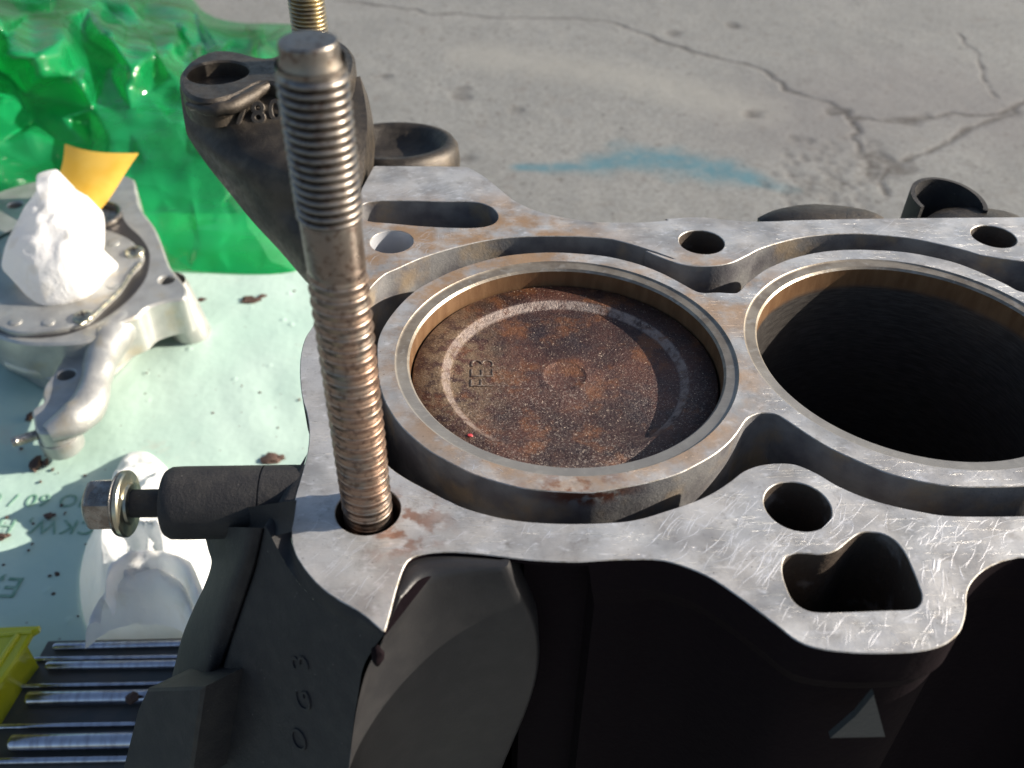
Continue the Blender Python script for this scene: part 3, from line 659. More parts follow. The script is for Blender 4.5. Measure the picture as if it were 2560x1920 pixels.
# added wedge standing in for a lit patch of ground on the near side
tri = [onplane(a, b_, (0, -8.9, 0), (0, 1, .0)) for a, b_ in ((2185, 1736), (2186, 1743), (2213, 1842), (2076, 1845), (2140, 1790))]
tri = [np.array(p) for p in tri]; mb = MB(); bk = [p+np.array([0, .12, 0]) for p in tri]; nb = 5
mb.add(tri, [(0, 1, 2, 3, 4)]); mb.add(tri+bk, [(i, nb+i, nb+(i+1) % nb, (i+1) % nb) for i in range(nb)]); mb.make('lit_patch_wedge', M_LITPATCH, eb, smooth=0)

# --- rear flange elbow behind the deck
c0 = at(985, 385, -1.5); 
mb = MB(); prof = [(0, -.25), (1.1, -.22), (1.55, -.05), (1.78, .32), (1.95, .45), (2.15, .42), (2.32, .2), (2.38, -.3), (2.3, -1.5)]
V, F = lathe(prof, (0, 0, 0), n=72); V, F = orient(V, F, (c0+np.array([0, .2, 0]), (1.0, 0, 0), (0, .98, -.12), (0, .12, .99)))
mb.add(V, F); mb.make('rear_flange', M_BRKT, eb, smooth=50)
# --- half pipe neck at the far right, low mounds beside it
nc = at(2345, 560, -1.2); nc = np.array([nc[0]-.1, nc[1]-.1, 0]); V = []
NT = 26
for ri, rr in enumerate((1.13, 1.00)):
    for k_ in range(9):
        for j in range(NT+1):
            t = R(-22)+R(228)*j/NT; s = k_/8; zt = -.42+.20*math.cos(t-R(120))
            z = -2.5+(zt+2.5+.15)*s; V.append((nc[0]+rr*(1+.06*s)*math.cos(t)+.12*s, nc[1]+rr*math.sin(t), z))
nn = 9*(NT+1); F = grid_faces(9, NT+1)+[tuple(nn+i for i in f[::-1]) for f in grid_faces(9, NT+1)]
F += [(8*(NT+1)+j, 8*(NT+1)+j+1, nn+8*(NT+1)+j+1, nn+8*(NT+1)+j) for j in range(NT)]
for j in (0, NT): F += [(k_*(NT+1)+j, (k_+1)*(NT+1)+j, nn+(k_+1)*(NT+1)+j, nn+k_*(NT+1)+j) for k_ in range(8)]
make('pipe_neck', V, F, M_CAST, eb, smooth=40)
for (px, py, rx, rz) in ((2060, 553, 2.0, .45), (2450, 552, 1.6, .24)):
    c = at(px, py, -.6); mb = MB(); mb.add(*blob((c[0], c[1]+.1, -.75), 1, (rx, .9, rz), .12, 3, px)); mb.make('casting_swell', M_BRKT, eb)

# --- rear-left bracket with two bosses
TZ = 2.0
top = [(449, 205), (452, 178), (478, 150), (520, 130), (560, 125), (600, 130), (640, 141), (675, 143), (705, 132), (735, 112), (775, 98), (825, 96), (862, 108), (884, 135), (888, 165), (872, 200), (820, 218), (760, 215), (700, 208), (650, 205), (610, 226), (575, 240), (530, 250), (490, 246), (462, 230)]
topw = catmull([at(a, b, TZ)[:2] for a, b in top], True, 4)
br = MB(); hb = circ(at(545, 180, TZ)[:2], .98, 48); pm = prism(topw, TZ-.9, TZ, .10, [hb], .5)
# body rows
rows = [[(449, 215, 1.6), (500, 256, 1.65), (570, 258, 1.6), (620, 238, 1.65), (700, 214, 1.65), (800, 218, 1.65), (900, 190, 1.65)],
        [(455, 265, 1.1), (505, 285, 1.25), (575, 292, 1.3), (640, 285, 1.3), (710, 275, 1.3), (800, 275, 1.3), (912, 250, 1.3)],
        [(462, 310, .7), (520, 330, .8), (590, 338, .95), (660, 340, 1.0), (730, 340, 1.0), (810, 340, 1.0), (918, 310, 1.0)],
        [(472, 345, .3), (545, 390, .4), (610, 402, .5), (680, 410, .55), (750, 415, .55), (830, 415, .5), (912, 390, .5)],
        [(521, 417, -.3), (590, 450, -.2), (650, 465, -.1), (710, 475, -.1), (770, 480, -.1), (840, 480, -.1), (905, 470, -.1)],
        [(575, 484, -1.0), (630, 510, -.9), (685, 525, -.8), (740, 535, -.8), (790, 540, -.8), (850, 540, -.8), (900, 540, -.8)],
        [(629, 551, -1.6), (680, 575, -1.5), (730, 590, -1.4), (770, 600, -1.4), (810, 605, -1.4), (850, 605, -1.4), (890, 600, -1.4)],
        [(700, 628, -2.3), (735, 645, -2.2), (765, 655, -2.1), (795, 665, -2.1), (825, 670, -2.1), (855, 670, -2.1), (885, 660, -2.1)],
        [(764, 703, -3.0), (780, 715, -3), (800, 725, -3), (820, 730, -3), (840, 735, -3), (855, 735, -3), (870, 730, -3)]]
Gb = np.array([[at(*p) for p in r_] for r_ in rows]); Db = densify(Gb, 5, 5)
vd = np.array([.02, 1.55, -1.35]); nr, ncb = Db.shape[:2]
br.V, br.F, br.I = list(pm.V), list(pm.F), list(pm.I)
A = Db.reshape(-1, 3); rim = Db.copy()
br.add(A, grid_faces(nr, ncb)); br.add(A+vd, [f[::-1] for f in grid_faces(nr, ncb)])
border = [(i, 0) for i in range(nr)]+[(nr-1, j) for j in range(1, ncb)]+[(i, ncb-1) for i in range(nr-2, -1, -1)]+[(0, j) for j in range(ncb-2, 0, -1)]
Bp = [Db[i, j] for i, j in border]; nb = len(Bp)
ov = [p+vd*.06+np.array([0, 0, 0]) for p in Bp]
br.add([*Bp, *[p+vd for p in Bp]], [(i, (i+1) % nb, nb+(i+1) % nb, nb+i) for i in range(nb)])
bk = br.make('rear_bracket', M_BRKT, eb, smooth=42)
# ridge along the top and cast figures
rp = [at(a, b, z) for a, b, z in ((470, 262, 1.62), (520, 275, 1.7), (575, 268, 1.74), (620, 246, 1.78), (655, 222, 1.8), (690, 212, 1.8))]
V, F = tube(rp, [.10, .17, .22, .24, .2, .12], 12); V = [np.array(v)+.05*noise.noise(Vector(v)*4) for v in V]; make('cast_ridge', V, F, M_BRKT, bk, smooth=60)
for s, px, py in (('7', 603, 288), ('8', 646, 286), ('0', 690, 280)):
    c = at(px, py, 1.36); V, F = text_mesh(s, .95, .10, (c, (1, .06, 0), (-.03, .55, .83), (0, -.83, .55)), bevel=.035)
    make('cast_figure', V, F, M_BRKT, bk, smooth=30)

# ------------------------------------------------------------------ piston
ps = thing('piston', (0, 0, -5.5), 'brown carboned piston crown marked FE3 in the left cylinder', 'piston')
PZ = -.55; n = 128
prof = [(3.70, -4.8), (3.70, PZ-.03), (3.67, PZ), (3.10, PZ), (3.03, PZ+.012), (3.00, PZ+.0), (2.80, PZ-.155), (2.74, PZ-.16), (1.9, PZ-.15), (1.2, PZ-.135), (.56, PZ-.135), (.53, PZ-.128), (.51, PZ-.14), (.38, PZ-.15), (.15, PZ-.152), (.01, PZ-.152)]
V, F = lathe(prof, (0, 0, 0), n=n)
V = [tuple(v) for v in V]; VV = []
for v in V:                                    # flat across the near side of the dish, small wave in the step
    x, y, z = v; r_ = math.hypot(x, y)
    if 2.6 < r_ < 3.05 and y < -2.15: z = z if z >= PZ-.02 else PZ-.02+(z-PZ+.02)*max(0, 1-(-2.15-y)/.35)
    VV.append((x, y, z+(.008*noise.noise(Vector((x*2, y*2, 0))) if r_ < 3.6 else 0)))
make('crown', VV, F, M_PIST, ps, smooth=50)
V, F = text_mesh('FE3', .86, .012, ((*at(1209, 932, PZ-.14)[:2], PZ-.146), (0.02, 1, 0), (-1, .02, 0), (0, 0, 1)), bevel=.006, space=.92, off=-.03)
make('crown_marking', V, F, M_MARK, ps, smooth=40)
V = []; c = np.array([-1.97, -2.62])
mb = MB(); mb.add(*blob((-2.3, -2.25, PZ+.02), .07, (1, .8, .4), .3, 1, 5))
def b_red(n, b): n.set(b, color=(.45, .05, .06), rough=.5)
mb.make('red_paint_fleck', mat('red_fleck', b_red), ps)

def helix(c, z0, z1, pitch, rf, per=14, n=84):   # thread built along its own helix
    dz = pitch/per; m = int((z1-z0+pitch)/dz)+1; V = []
    for i in range(m):
        for j in range(n):
            th = 2*math.pi*j/n; z = z0+i*dz-th/(2*math.pi)*pitch; r_ = rf((i % per)/per, min(max(z, z0), z1), th); V.append((c[0]+r_*math.cos(th), c[1]+r_*math.sin(th), z))
    F = [(i*n+j, i*n+j+1, (i+1)*n+j+1, (i+1)*n+j) for i in range(m-1) for j in range(n-1)]
    F += [(i*n+n-1, (i-per)*n, (i+1-per)*n, (i+1)*n+n-1) for i in range(per, m-1)]
    return V, F
# ------------------------------------------------------------------ head bolt standing in its hole
BX, BY = -4.3204, -4.9
def zfor(py, X0=BX, Y0=BY):
    lo_, hi = -3., 12.
    for _ in range(50):
        m = (lo_+hi)/2
        if pix((X0, Y0, m))[1] > py: lo_ = m
        else: hi = m
    return lo_
zt = zfor(100); z_th = zfor(165); z_s1 = zfor(545); z_s0 = zfor(645)
bo = thing('head_bolt', (BX, BY, -4), 'tall threaded steel cylinder head bolt standing in the near left bolt hole', 'bolt')
nt_ = 84
def r_up(ph, z, th):
    fade = max(0, min(1, (z-z_s1)/.10, (z_th-z)/.16)); return .455+(.507-.455)*(1 if z > z_s1+.02 else .2)-.098*fade*abs(2*ph-1)**2.2-.03*(1-fade)
def r_lo(ph, z, th):
    fade = max(0, min(1, (z_s0-z)/.3)); a = abs(2*ph-1)
    return .462+.032*fade*(1-a**1.6)-.012*fade+.010*fade*math.exp(-((ph-.5)/.07)**2)-.010*fade*math.exp(-((ph-.62)/.05)**2)+.005*noise.noise(Vector((math.cos(th)*2.5, math.sin(th)*2.5, z*3)))
V, F = helix((BX, BY), z_s1-.02, z_th, .134, r_up); make('upper_thread', V, F, M_BOLT, bo, smooth=60)
V, F = helix((BX, BY), -4, z_s0, .245, r_lo, 18); make('lower_thread', V, F, M_BOLT, bo, smooth=60)
V, F = lathe([(.44, z_s0-.30), (.462, z_s0-.1), (.468, z_s0+.05), (.468, z_s1-.05), (.45, z_s1+.05), (.40, z_s1+.2), (.39, z_th-.2), (.44, z_th+.03)], (BX, BY, 0), n=nt_); make('plain_shank', V, F, M_BOLT, bo, smooth=50)
V, F = lathe([(.445, z_th-.05), (.455, z_th), (.44, z_th+.06), (.415, z_th+.14), (.408, zt-.12), (.405, zt-.045), (.398, zt-.012), (.385, zt), (.2, zt+.004), (.01, zt+.004)], (BX, BY, 0), n=nt_)
make('pilot_tip', V, F, M_BOLT, bo, smooth=40)

# ------------------------------------------------------------------ stud in the rear bracket
sb = at(786, 165, TZ); SD = pix((sb[0], sb[1], 6))[2]
lo_, hi = 2., 12.
for _ in range(40):
    m = (lo_+hi)/2
    if pix((sb[0], sb[1], m))[1] > 20: lo_ = m
    else: hi = m
sr = 92*pix((sb[0], sb[1], lo_))[2]/2/FOC
V, F = helix((sb[0], sb[1]), TZ-.45, lo_+2.2, .13, lambda ph, z, th: sr-.085*abs(2*ph-1)**1.6, 10, 56)
o_ = len(V); V2, F2 = lathe([(sr-.03, lo_+2.15), (sr-.12, lo_+2.25), (.01, lo_+2.25)], (sb[0], sb[1], 0), n=56); V += V2; F += [tuple(i+o_ for i in f) for f in F2]
st = make('threaded_stud', V, F, M_STUD, smooth=60, base=(sb[0], sb[1], TZ-.45)); tag(st, 'brassy threaded stud rising from the dark rear bracket behind the tall bolt', 'stud')

# ------------------------------------------------------------------ flange bolt in the left boss
fb = thing('flange_bolt', (-9.2, by, bz-.7), 'short hex flange bolt half screwed into the black boss on the left', 'bolt')
def hexlathe(prof, rot=0.3):
    V = []; n = 6*8
    for r_, x, h in prof:
        for j in range(n):
            t = 2*math.pi*j/n; k_ = (t % (math.pi/3))-math.pi/6; rr = r_*((1-h)+h*math.cos(math.pi/6)/math.cos(k_)); V.append((x, by+rr*math.cos(t+rot), bz+rr*math.sin(t+rot)))
    return V, grid_faces(len(prof), n, True)
xh = -9.62
V, F = hexlathe([(.02, xh-.66, 0), (.30, xh-.66, 0), (.42, xh-.63, .2), (.52, xh-.57, .7), (.57, xh-.50, 1), (.575, xh-.02, 1), (.58, xh, 1)]); make('bolt_head', V, F, M_FB, fb, smooth=30)
V, F = lathe([(.50, xh-.05), (.60, xh-.03), (.67, xh+.0), (.685, xh+.03), (.66, xh+.06)], (0, by, bz), 'x', 64); make('flange', V, F, M_FB, fb, smooth=50)
V, F = lathe([(.3, xh+.065), (.66, xh+.065), (.70, xh+.09), (.70, xh+.17), (.67, xh+.20), (.44, xh+.21), (.42, xh+.26), (.30, xh+.27)], (0, by, bz), 'x', 64); make('washer', V, F, M_WASH, fb, smooth=35)
V, F = lathe([(.295, xh+.2), (.295, -8.4)], (0, by, bz), 'x', 40); make('shank', V, F, M_CAST, fb, smooth=60)

# ------------------------------------------------------------------ bright scratches and burrs standing on the deck
def in_poly(c, L):
    x, y = L[:, 0], L[:, 1]; x2, y2 = np.roll(x, -1), np.roll(y, -1); m = (y > c[1]) != (y2 > c[1]); xi = x+(c[1]-y)*(x2-x)/np.where(y2 == y, 1e-12, y2-y); return np.count_nonzero(m & (c[0] < xi)) % 2 == 1
def on_metal(p):
    if not in_poly(p, OUT): return False
    if in_poly(p, JO): return in_poly(p, JI) and all(math.hypot(p[0]-c[0], p[1]-c[1]) > 4.12 for c in cs)
    return not any(in_poly(p, L) for L in loops[1:])
mb = MB()
def scratch(p, ang, ln, w, bend=0.0):
    k_ = 5; V = []; 
    for i in range(k_):
        s = i/(k_-1)-.5; a = ang+bend*s; c = np.array([p[0]+math.cos(ang)*s*ln-math.sin(ang)*bend*s*s*ln, p[1]+math.sin(ang)*s*ln+math.cos(ang)*bend*s*s*ln]); ww = w*(1-(2*s)**2)+.002
        nx, ny = -math.sin(a), math.cos(a)
        V += [(c[0]-nx*ww, c[1]-ny*ww, .0008), (c[0], c[1], .0008+ww*.35), (c[0]+nx*ww, c[1]+ny*ww, .0008)]
        if not on_metal(c): return
    F = []
    for i in range(k_-1):
        for j in range(2): a = i*3+j; F.append((a, a+3, a+4, a+1))
    mb.add(V, F)
def patch_scr(cx, cy, sx, sy, ang, sa, n, l0, l1, w=.008):
    for _ in range(int(n*.62)): scratch((rng.normal(cx, sx), rng.normal(cy, sy)), rng.normal(ang, sa), rng.uniform(l0, l1), w*.36*rng.uniform(.5, 1.3), rng.normal(0, .25))
c = at(2000, 1450); patch_scr(c[0], c[1], 1.5, .9, .95, .18, 130, .2, .9)
c = at(1860, 1330); patch_scr(c[0], c[1], 1.2, .6, .85, .25, 110, .15, .8)
c = at(2150, 1600); patch_scr(c[0], c[1], 1.4, .3, 1.1, .3, 110, .1, .45)
c = at(2450, 1350); patch_scr(c[0], c[1], 1.0, .6, .6, .3, 80, .15, .7)
c = at(850, 1440); patch_scr(c[0], c[1], .5, .5, .95, .12, 60, .2, .6)
c = at(1080, 1250); patch_scr(c[0], c[1], .9, .35, -.55, .15, 70, .15, .6)
c = at(1300, 1345); patch_scr(c[0], c[1], 1.6, .25, .5, .5, 70, .1, .4)
c = at(1090, 500); patch_scr(c[0], c[1], 1.0, .8, .75, .3, 70, .2, 1.2)
c = at(980, 605); patch_scr(c[0], c[1], .7, .6, .9, .4, 130, .15, .5)
c = at(1720, 830); patch_scr(c[0], c[1], .8, 1.4, .5, .5, 60, .15, .9)
c = at(1500, 1190); patch_scr(c[0], c[1], 1.6, .3, .7, .3, 50, .2, 1.0)
c = at(2250, 1160); patch_scr(c[0], c[1], 1.8, .3, .75, .3, 80, .15, .6)
c = at(1200, 1130); patch_scr(c[0], c[1], .8, .7, 1.1, .5, 50, .15, .5)
c = at(2100, 580); patch_scr(c[0], c[1], 3, .6, .35, .3, 80, .3, 1.4)
for _ in range(6): scratch(at(2340+rng.normal(0, 8), 1412+rng.normal(0, 3))[:2], 1.15, .32, .012)
c = at(2150, 1330); patch_scr(c[0], c[1], 2.0, .7, .8, .2, 150, .15, .8, .012)
c = at(1960, 1400); patch_scr(c[0], c[1], .7, .4, .85, .12, 70, .3, .9, .016)
c = at(2380, 1500); patch_scr(c[0], c[1], .35, .7, 1.25, .15, 60, .15, .5, .014)
c = at(1000, 500); patch_scr(c[0], c[1], 1.2, 1.0, .5, .25, 60, .3, 1.3, .012)
o = mb.make('scratch_burrs', M_SCR, eb, smooth=0); o['kind'] = 'stuff'

# ------------------------------------------------------------------ pump
PT = GZ+3.6
pu = thing('oil_pump', (*at(200, 760, GZ)[:2], GZ+.4), 'cast aluminium pump housing with screwed cover plate and long arm on the green sheet', 'pump')
def Wp(pts, z): return np.array([at(a, b, z)[:2] for a, b in pts])
body = catmull(Wp([(-90, 520), (0, 478), (90, 452), (200, 440), (322, 440), (342, 480), (352, 520), (385, 565), (405, 610), (425, 665), (445, 690), (466, 720), (462, 745), (420, 752), (370, 768), (345, 790), (300, 810), (230, 850), (120, 860), (20, 850), (-60, 800), (-120, 660)], PT), True, 4)
ear = circ(at(416, 699, PT)[:2], .42, 28)
lh = circ(at(38, 512, PT)[:2], .42, 28)
pm = prism(body, PT-2.2, PT, .12, [ear, lh], 1.6); pm.make('housing', M_ALU, pu, smooth=40)
low_b = catmull(Wp([(-60, 640), (60, 560), (250, 540), (380, 640), (345, 790), (230, 905), (130, 925), (40, 885), (-40, 820)], PT-1.5), True, 4)
prism(low_b, GZ+.5, PT-1.9, .3).make('lower_housing', M_ALU, pu, smooth=40)
gap = catmull(Wp([(60, 560), (255, 505), (292, 520), (318, 560), (350, 590), (371, 622), (374, 650), (366, 690), (340, 730), (300, 768), (240, 806), (150, 838), (30, 838), (-60, 780), (-60, 640)], PT+.04), True, 5)
pm = prism(gap, PT-.3, PT+.03, .02); pm.make('gasket_gap', M_DARK, pu, smooth=30)
cov = catmull(Wp([(40, 580), (228, 570), (270, 575), (315, 592), (340, 612), (358, 630), (352, 655), (328, 680), (300, 722), (262, 760), (228, 792), (200, 808), (120, 826), (20, 826), (-50, 770), (-50, 650)], PT+.3), True, 5)
pm = prism(cov, PT, PT+.3, .07); pm.make('cover_plate', M_ALU, pu, smooth=40)
rc = at(235, 535, PT+.3); V, F = lathe([(1.55, -.2), (1.55, .0), (1.45, .05), (1.35, 0), (1.3, -.25), (.01, -.25)], (rc[0], rc[1], PT+.3), n=48); MB().add(V, F).make('seal_ring', M_FB, pu, smooth=40)
for px, py in ((336, 628), (208, 789), (60, 600)):
    c = at(px, py, PT+.42); sr_ = .52
    screw = MB(); V, F = lathe([(sr_, -.14), (sr_, -.03), (sr_*.9, .05), (sr_*.6, .10), (.01, .12)], (c[0], c[1], PT+.42), n=32); screw.add(V, F)
    so_ = screw.make('cover_screw', M_WASH, pu, smooth=50)
    V = []; F = []
    cb = MB()
    for a in (.5, .5+math.pi/2):
        ca, sa = math.cos(a), math.sin(a); L, w = .26, .055
        q = [(c[0]+ca*x-sa*y, c[1]+sa*x+ca*y, PT+.42+z) for z in (.08, .128) for x, y in ((-L, -w), (L, -w), (L, w), (-L, w))]
        cb.add(q, [(4, 5, 6, 7), (0, 1, 5, 4), (1, 2, 6, 5), (2, 3, 7, 6), (3, 0, 4, 7)])
    cb.make('cross_slot', M_DARK, so_, smooth=0)
for px, py in ((285, 608), (283, 714), (40, 805), (122, 806)):
    c = at(px, py, PT+.3); V, F = lathe([(.30, 0), (.29, .05), (.2, .07), (.01, .07)], (c[0], c[1], PT+.3), n=24); make('dowel_mark', V, F, M_ALU, pu, smooth=50)
rim = [at(a, b, PT+.33) for a, b in ((352, 655), (328, 682), (300, 724), (262, 762), (228, 794), (202, 812))]
V, F = tube(rim, .09, 10); make('cover_rim', V, F, M_WASH, pu, smooth=60)
ec = at(416, 699, PT); V, F = lathe([(.95, -.1), (1.02, -.4), (1.05, -2.9), (.9, -3.1)], (0, 0, 0), n=32, cap1=True); V, F = orient(V, F, ((ec[0], ec[1], PT), (1, 0, 0), (0, 1, 0), (-.32, .28, 1))); make('ear_boss', V, F, M_ALU, pu, smooth=50)
AZ_ = PT-.9
arm = catmull(Wp([(345, 780), (300, 800), (230, 826), (200, 835), (176, 860), (150, 905), (128, 940), (111, 964), (106, 986), (107, 1005), (80, 1025), (84, 1050), (88, 1073), (104, 1083), (150, 1075), (190, 1040), (215, 1000), (230, 940), (255, 890), (290, 850), (335, 820)], AZ_), True, 4)
prism(arm, AZ_-.9, AZ_, .1, [circ(at(166, 936, AZ_)[:2], .42, 26)], .8).make('arm', M_ALU, pu, smooth=40)
V, F = tube([at(a, b, z) for a, b, z in ((350, 790, AZ_-.2), (312, 812, AZ_+.1), (278, 850, AZ_+.1), (252, 905, AZ_+.1), (238, 960, AZ_+.05), (224, 1010, AZ_-.1), (185, 1050, AZ_-.1), (120, 1085, AZ_-.2))], [.5, .85, .95, .75, .7, .85, .8, .45], 20); V = [np.array(v)+.12*noise.noise(Vector(v)*.9) for v in V]
make('oil_pipe', V, F, M_ALU, pu, smooth=60)
fc_ = at(150, 1092, AZ_-1.1); V, F = lathe([(.01, .25), (.9, .25), (1.0, .2), (1.05, -.1), (1.0, -.6)], (0, 0, 0), n=36); V, F = orient(V, F, (fc_, (.9, .2, 0), (-.2, .9, .1), (0, -.1, 1))); make('arm_foot', V, F, M_ALU, pu, smooth=40)
a_ = at(95, 1086, AZ_-.5); b_ = at(30, 1107, AZ_-.5); d = b_-a_; L = np.linalg.norm(d); d /= L; px_ = np.cross(d, [0, 0, 1]); px_ /= np.linalg.norm(px_); pz_ = np.cross(px_, d)
V, F = lathe([(.18, -.3), (.18, 0), (.25, .05)]+[(.25-.03*(i % 2), .1+i*.05) for i in range(int((L-.2)/.05))]+[(.2, L), (.01, L)], (0, 0, 0), n=24); V, F = orient(V, F, (a_, px_, pz_, d)); make('arm_stud', V, F, M_FB, pu, smooth=40)
# curved side ribs of the housing below the plate
for pts, rr in (([(10, 865), (90, 880), (170, 850)], .5), ([(30, 905), (100, 925), (140, 905)], .45)):
    V, F = tube([at(a, b, GZ+1.6) for a, b in pts], rr, 14); make('housing_rib', V, F, M_ALU, pu, smooth=60)

# ------------------------------------------------------------------ crumpled papers
def rag(name, outline, zb, hgt, label, cat, folds, seed, mat_=M_PAPER, amp=.6):
    P = catmull([at(a, b, zb)[:2] for a, b in outline], True, 6); c = P.mean(0); n = len(P); V = []; nr = 26
    for k_ in range(nr+1):
        s = 1-k_/nr
        for p in P:
            q = c+(p-c)*s
            h = hgt*(1-s**3.0)
            w = 0
            for (fx, fy, fa, fl, fh) in folds:
                dx, dy = q[0]-fx, q[1]-fy; u = dx*math.cos(fa)+dy*math.sin(fa); v = -dx*math.sin(fa)+dy*math.cos(fa)
                w += fh*math.exp(-abs(v)/.55)*math.exp(-(u/fl)**2)
            nz = 1-abs(noise.noise(Vector((q[0]*.30+seed, q[1]*.30, seed))))*3.0+.5*(1-abs(noise.noise(Vector((q[0]*.7+seed, q[1]*.5, seed+9))))*3)
            n2 = noise.noise(Vector((q[0]*.9+seed, q[1]*.9, seed+4)))
            V.append((q[0], q[1], zb+h+min(1, 3*(1-s))*(w+amp*nz+.5*n2+.16*noise.noise(Vector((q[0]*2.2, q[1]*2.2, 8))))))
    o = make(name, V, grid_faces(nr+1, n, True), mat_, smooth=70, base=(c[0], c[1], zb)); return tag(o, label, cat)
ol = [(92, 438), (112, 428), (140, 424), (152, 436), (165, 452), (190, 474), (210, 486), (222, 495), (227, 525), (226, 570), (223, 606), (240, 613), (257, 624), (260, 640), (250, 655), (238, 675), (228, 705), (205, 735), (175, 748), (140, 758), (105, 760), (70, 742), (42, 712), (22, 690), (6, 672), (5, 650), (16, 608), (40, 560), (60, 520), (82, 490), (102, 458)]
# the ball of tissue stands up from the cover plate: build on a tilted base so that it rises to the rear
P = catmull([np.array(at(a, b, PT+.45+ (760-b)/330*3.2)) for a, b in ol], True, 5); c = P.mean(0); V = []; nr = 22
for k_ in range(nr+1):
    s = 1-k_/nr
    for p in P:
        q = c+(p-c)*s; e = 1-s**2.6
        f_ = 1-abs(noise.noise(Vector((q[0]*.6, q[1]*.6, 2))))*2; V.append(q+np.array([0, -.45, .85])*(1.3*e+min(1, 3*(1-s))*(.20*f_+.10*noise.noise(Vector(q)*1.6))))
F = grid_faces(nr+1, len(P), True); nF0 = len(V); Pb = [p+np.array([0.1, .9, -1.4]) for p in P]+[c+np.array([0, .9, -1.6])]
V += Pb; F += [(i, nF0+i, nF0+(i+1) % len(P), (i+1) % len(P)) for i in range(len(P))]+[(nF0+len(P), nF0+(i+1) % len(P), nF0+i) for i in range(len(P))]
o = make('paper_towel', V, F, M_PAPER, smooth=70); tag(o, 'brilliant white wad of paper towel stuffed on top of the aluminium pump', 'paper towel', 'crumpled paper towels')
ol2 = [(352, 1128), (385, 1140), (420, 1172), (450, 1210), (500, 1255), (540, 1300), (560, 1380), (540, 1470), (520, 1560), (470, 1625), (380, 1640), (300, 1630), (250, 1610), (215, 1560), (200, 1480), (205, 1410), (235, 1350), (265, 1300), (280, 1240), (290, 1180), (315, 1138)]
fo = []
for a, b, ang, l, h in ((400, 1400, 2.9, 3.0, 1.3), (300, 1420, 1.5, 2.5, 1.0), (440, 1480, 1.9, 2.4, 1.2), (330, 1540, 1.7, 2.2, .9), (470, 1300, 2.5, 2.5, .9), (360, 1500, .8, 1.4, .7)):
    q = at(a, b, GZ+1.5); fo.append((q[0], q[1], ang, l, h))
o = rag('paper_towel', ol2, GZ+.4, 1.5, 'crumpled off white paper towel on the green sheet behind the flange bolt', 'paper towel', fo, 3.3); o['group'] = 'crumpled paper towels'
def band(o_, A, zA, B, zB, bulge, name):
    A = catmull([at(a, b, zA) for a, b in A], False, 6); B = catmull([at(a, b, zB) for a, b in B], False, 6); m = min(len(A), len(B)); G = []
    for k_ in range(9):
        s_ = k_/8; G += [A[int(i*(len(A)-1)/(m-1))]*(1-s_)+B[int(i*(len(B)-1)/(m-1))]*s_+np.array([0, 0, bulge*math.sin(math.pi*s_)+.16*noise.noise(Vector((i*.30, s_*2.5, 1)))+.08*noise.noise(Vector((i*.8, s_*5, 7)))]) for i in range(m)]
    make(name, G, grid_faces(9, m), M_PAPER, o_, smooth=70)
z0_ = GZ+.4
band(o, [(262, 1500), (272, 1420), (330, 1385), (405, 1384), (470, 1400), (505, 1470), (535, 1560)], z0_+2.9, [(285, 1545), (300, 1470), (345, 1432), (400, 1425), (452, 1452), (482, 1510), (505, 1600)], z0_+2.6, .55, 'upper_fold')
band(o, [(250, 1560), (270, 1480), (330, 1430), (395, 1422), (448, 1450), (485, 1520), (500, 1610)], z0_+2.5, [(215, 1625), (260, 1580), (330, 1560), (390, 1560), (440, 1570), (480, 1600), (500, 1640)], z0_+1.4, .7, 'lower_fold')

# ------------------------------------------------------------------ amber card standing behind the wad
cp = [[(162, 360, 5.6), (200, 372, 5.5), (245, 380, 5.4), (300, 383, 5.3), (346, 383, 5.2)], [(158, 400, 5.0), (200, 412, 4.9), (240, 420, 4.8), (285, 424, 4.7), (318, 424, 4.6)], [(148, 450, 4.3), (190, 462, 4.2), (225, 470, 4.1), (262, 472, 4.0), (291, 468, 3.95)], [(160, 510, 3.7), (190, 515, 3.6), (220, 515, 3.55), (245, 512, 3.5), (264, 508, 3.5)], [(200, 560, 3.1), (210, 560, 3.1), (220, 558, 3.1), (226, 552, 3.1), (229, 546, 3.1)]]
Gc = densify(np.array([[at(a, b, PT+z-2.6) for a, b, z in r_] for r_ in cp]), 4, 4); nr, nc_ = Gc.shape[:2]; A = Gc.reshape(-1, 3); B = A+np.array([0, .05, -.03])
F = grid_faces(nr, nc_); V = np.vstack([A, B]); F = F+[tuple(i+nr*nc_ for i in f[::-1]) for f in F]
bd = [(0, j) for j in range(nc_)]+[(i, nc_-1) for i in range(1, nr)]+[(nr-1, j) for j in range(nc_-2, -1, -1)]+[(i, 0) for i in range(nr-2, 0, -1)]; bi = [i*nc_+j for i, j in bd]
F += [(bi[k_], bi[(k_+1) % len(bi)], bi[(k_+1) % len(bi)]+nr*nc_, bi[k_]+nr*nc_) for k_ in range(len(bi))]
o = make('amber_card', V, F, M_YEL, smooth=60); tag(o, 'curved amber yellow card sticking up behind the white wad on the pump', 'card')

# ------------------------------------------------------------------ green bag
NU, NV = 19, 13
bx0 = [(0, -120), (0, 520)]
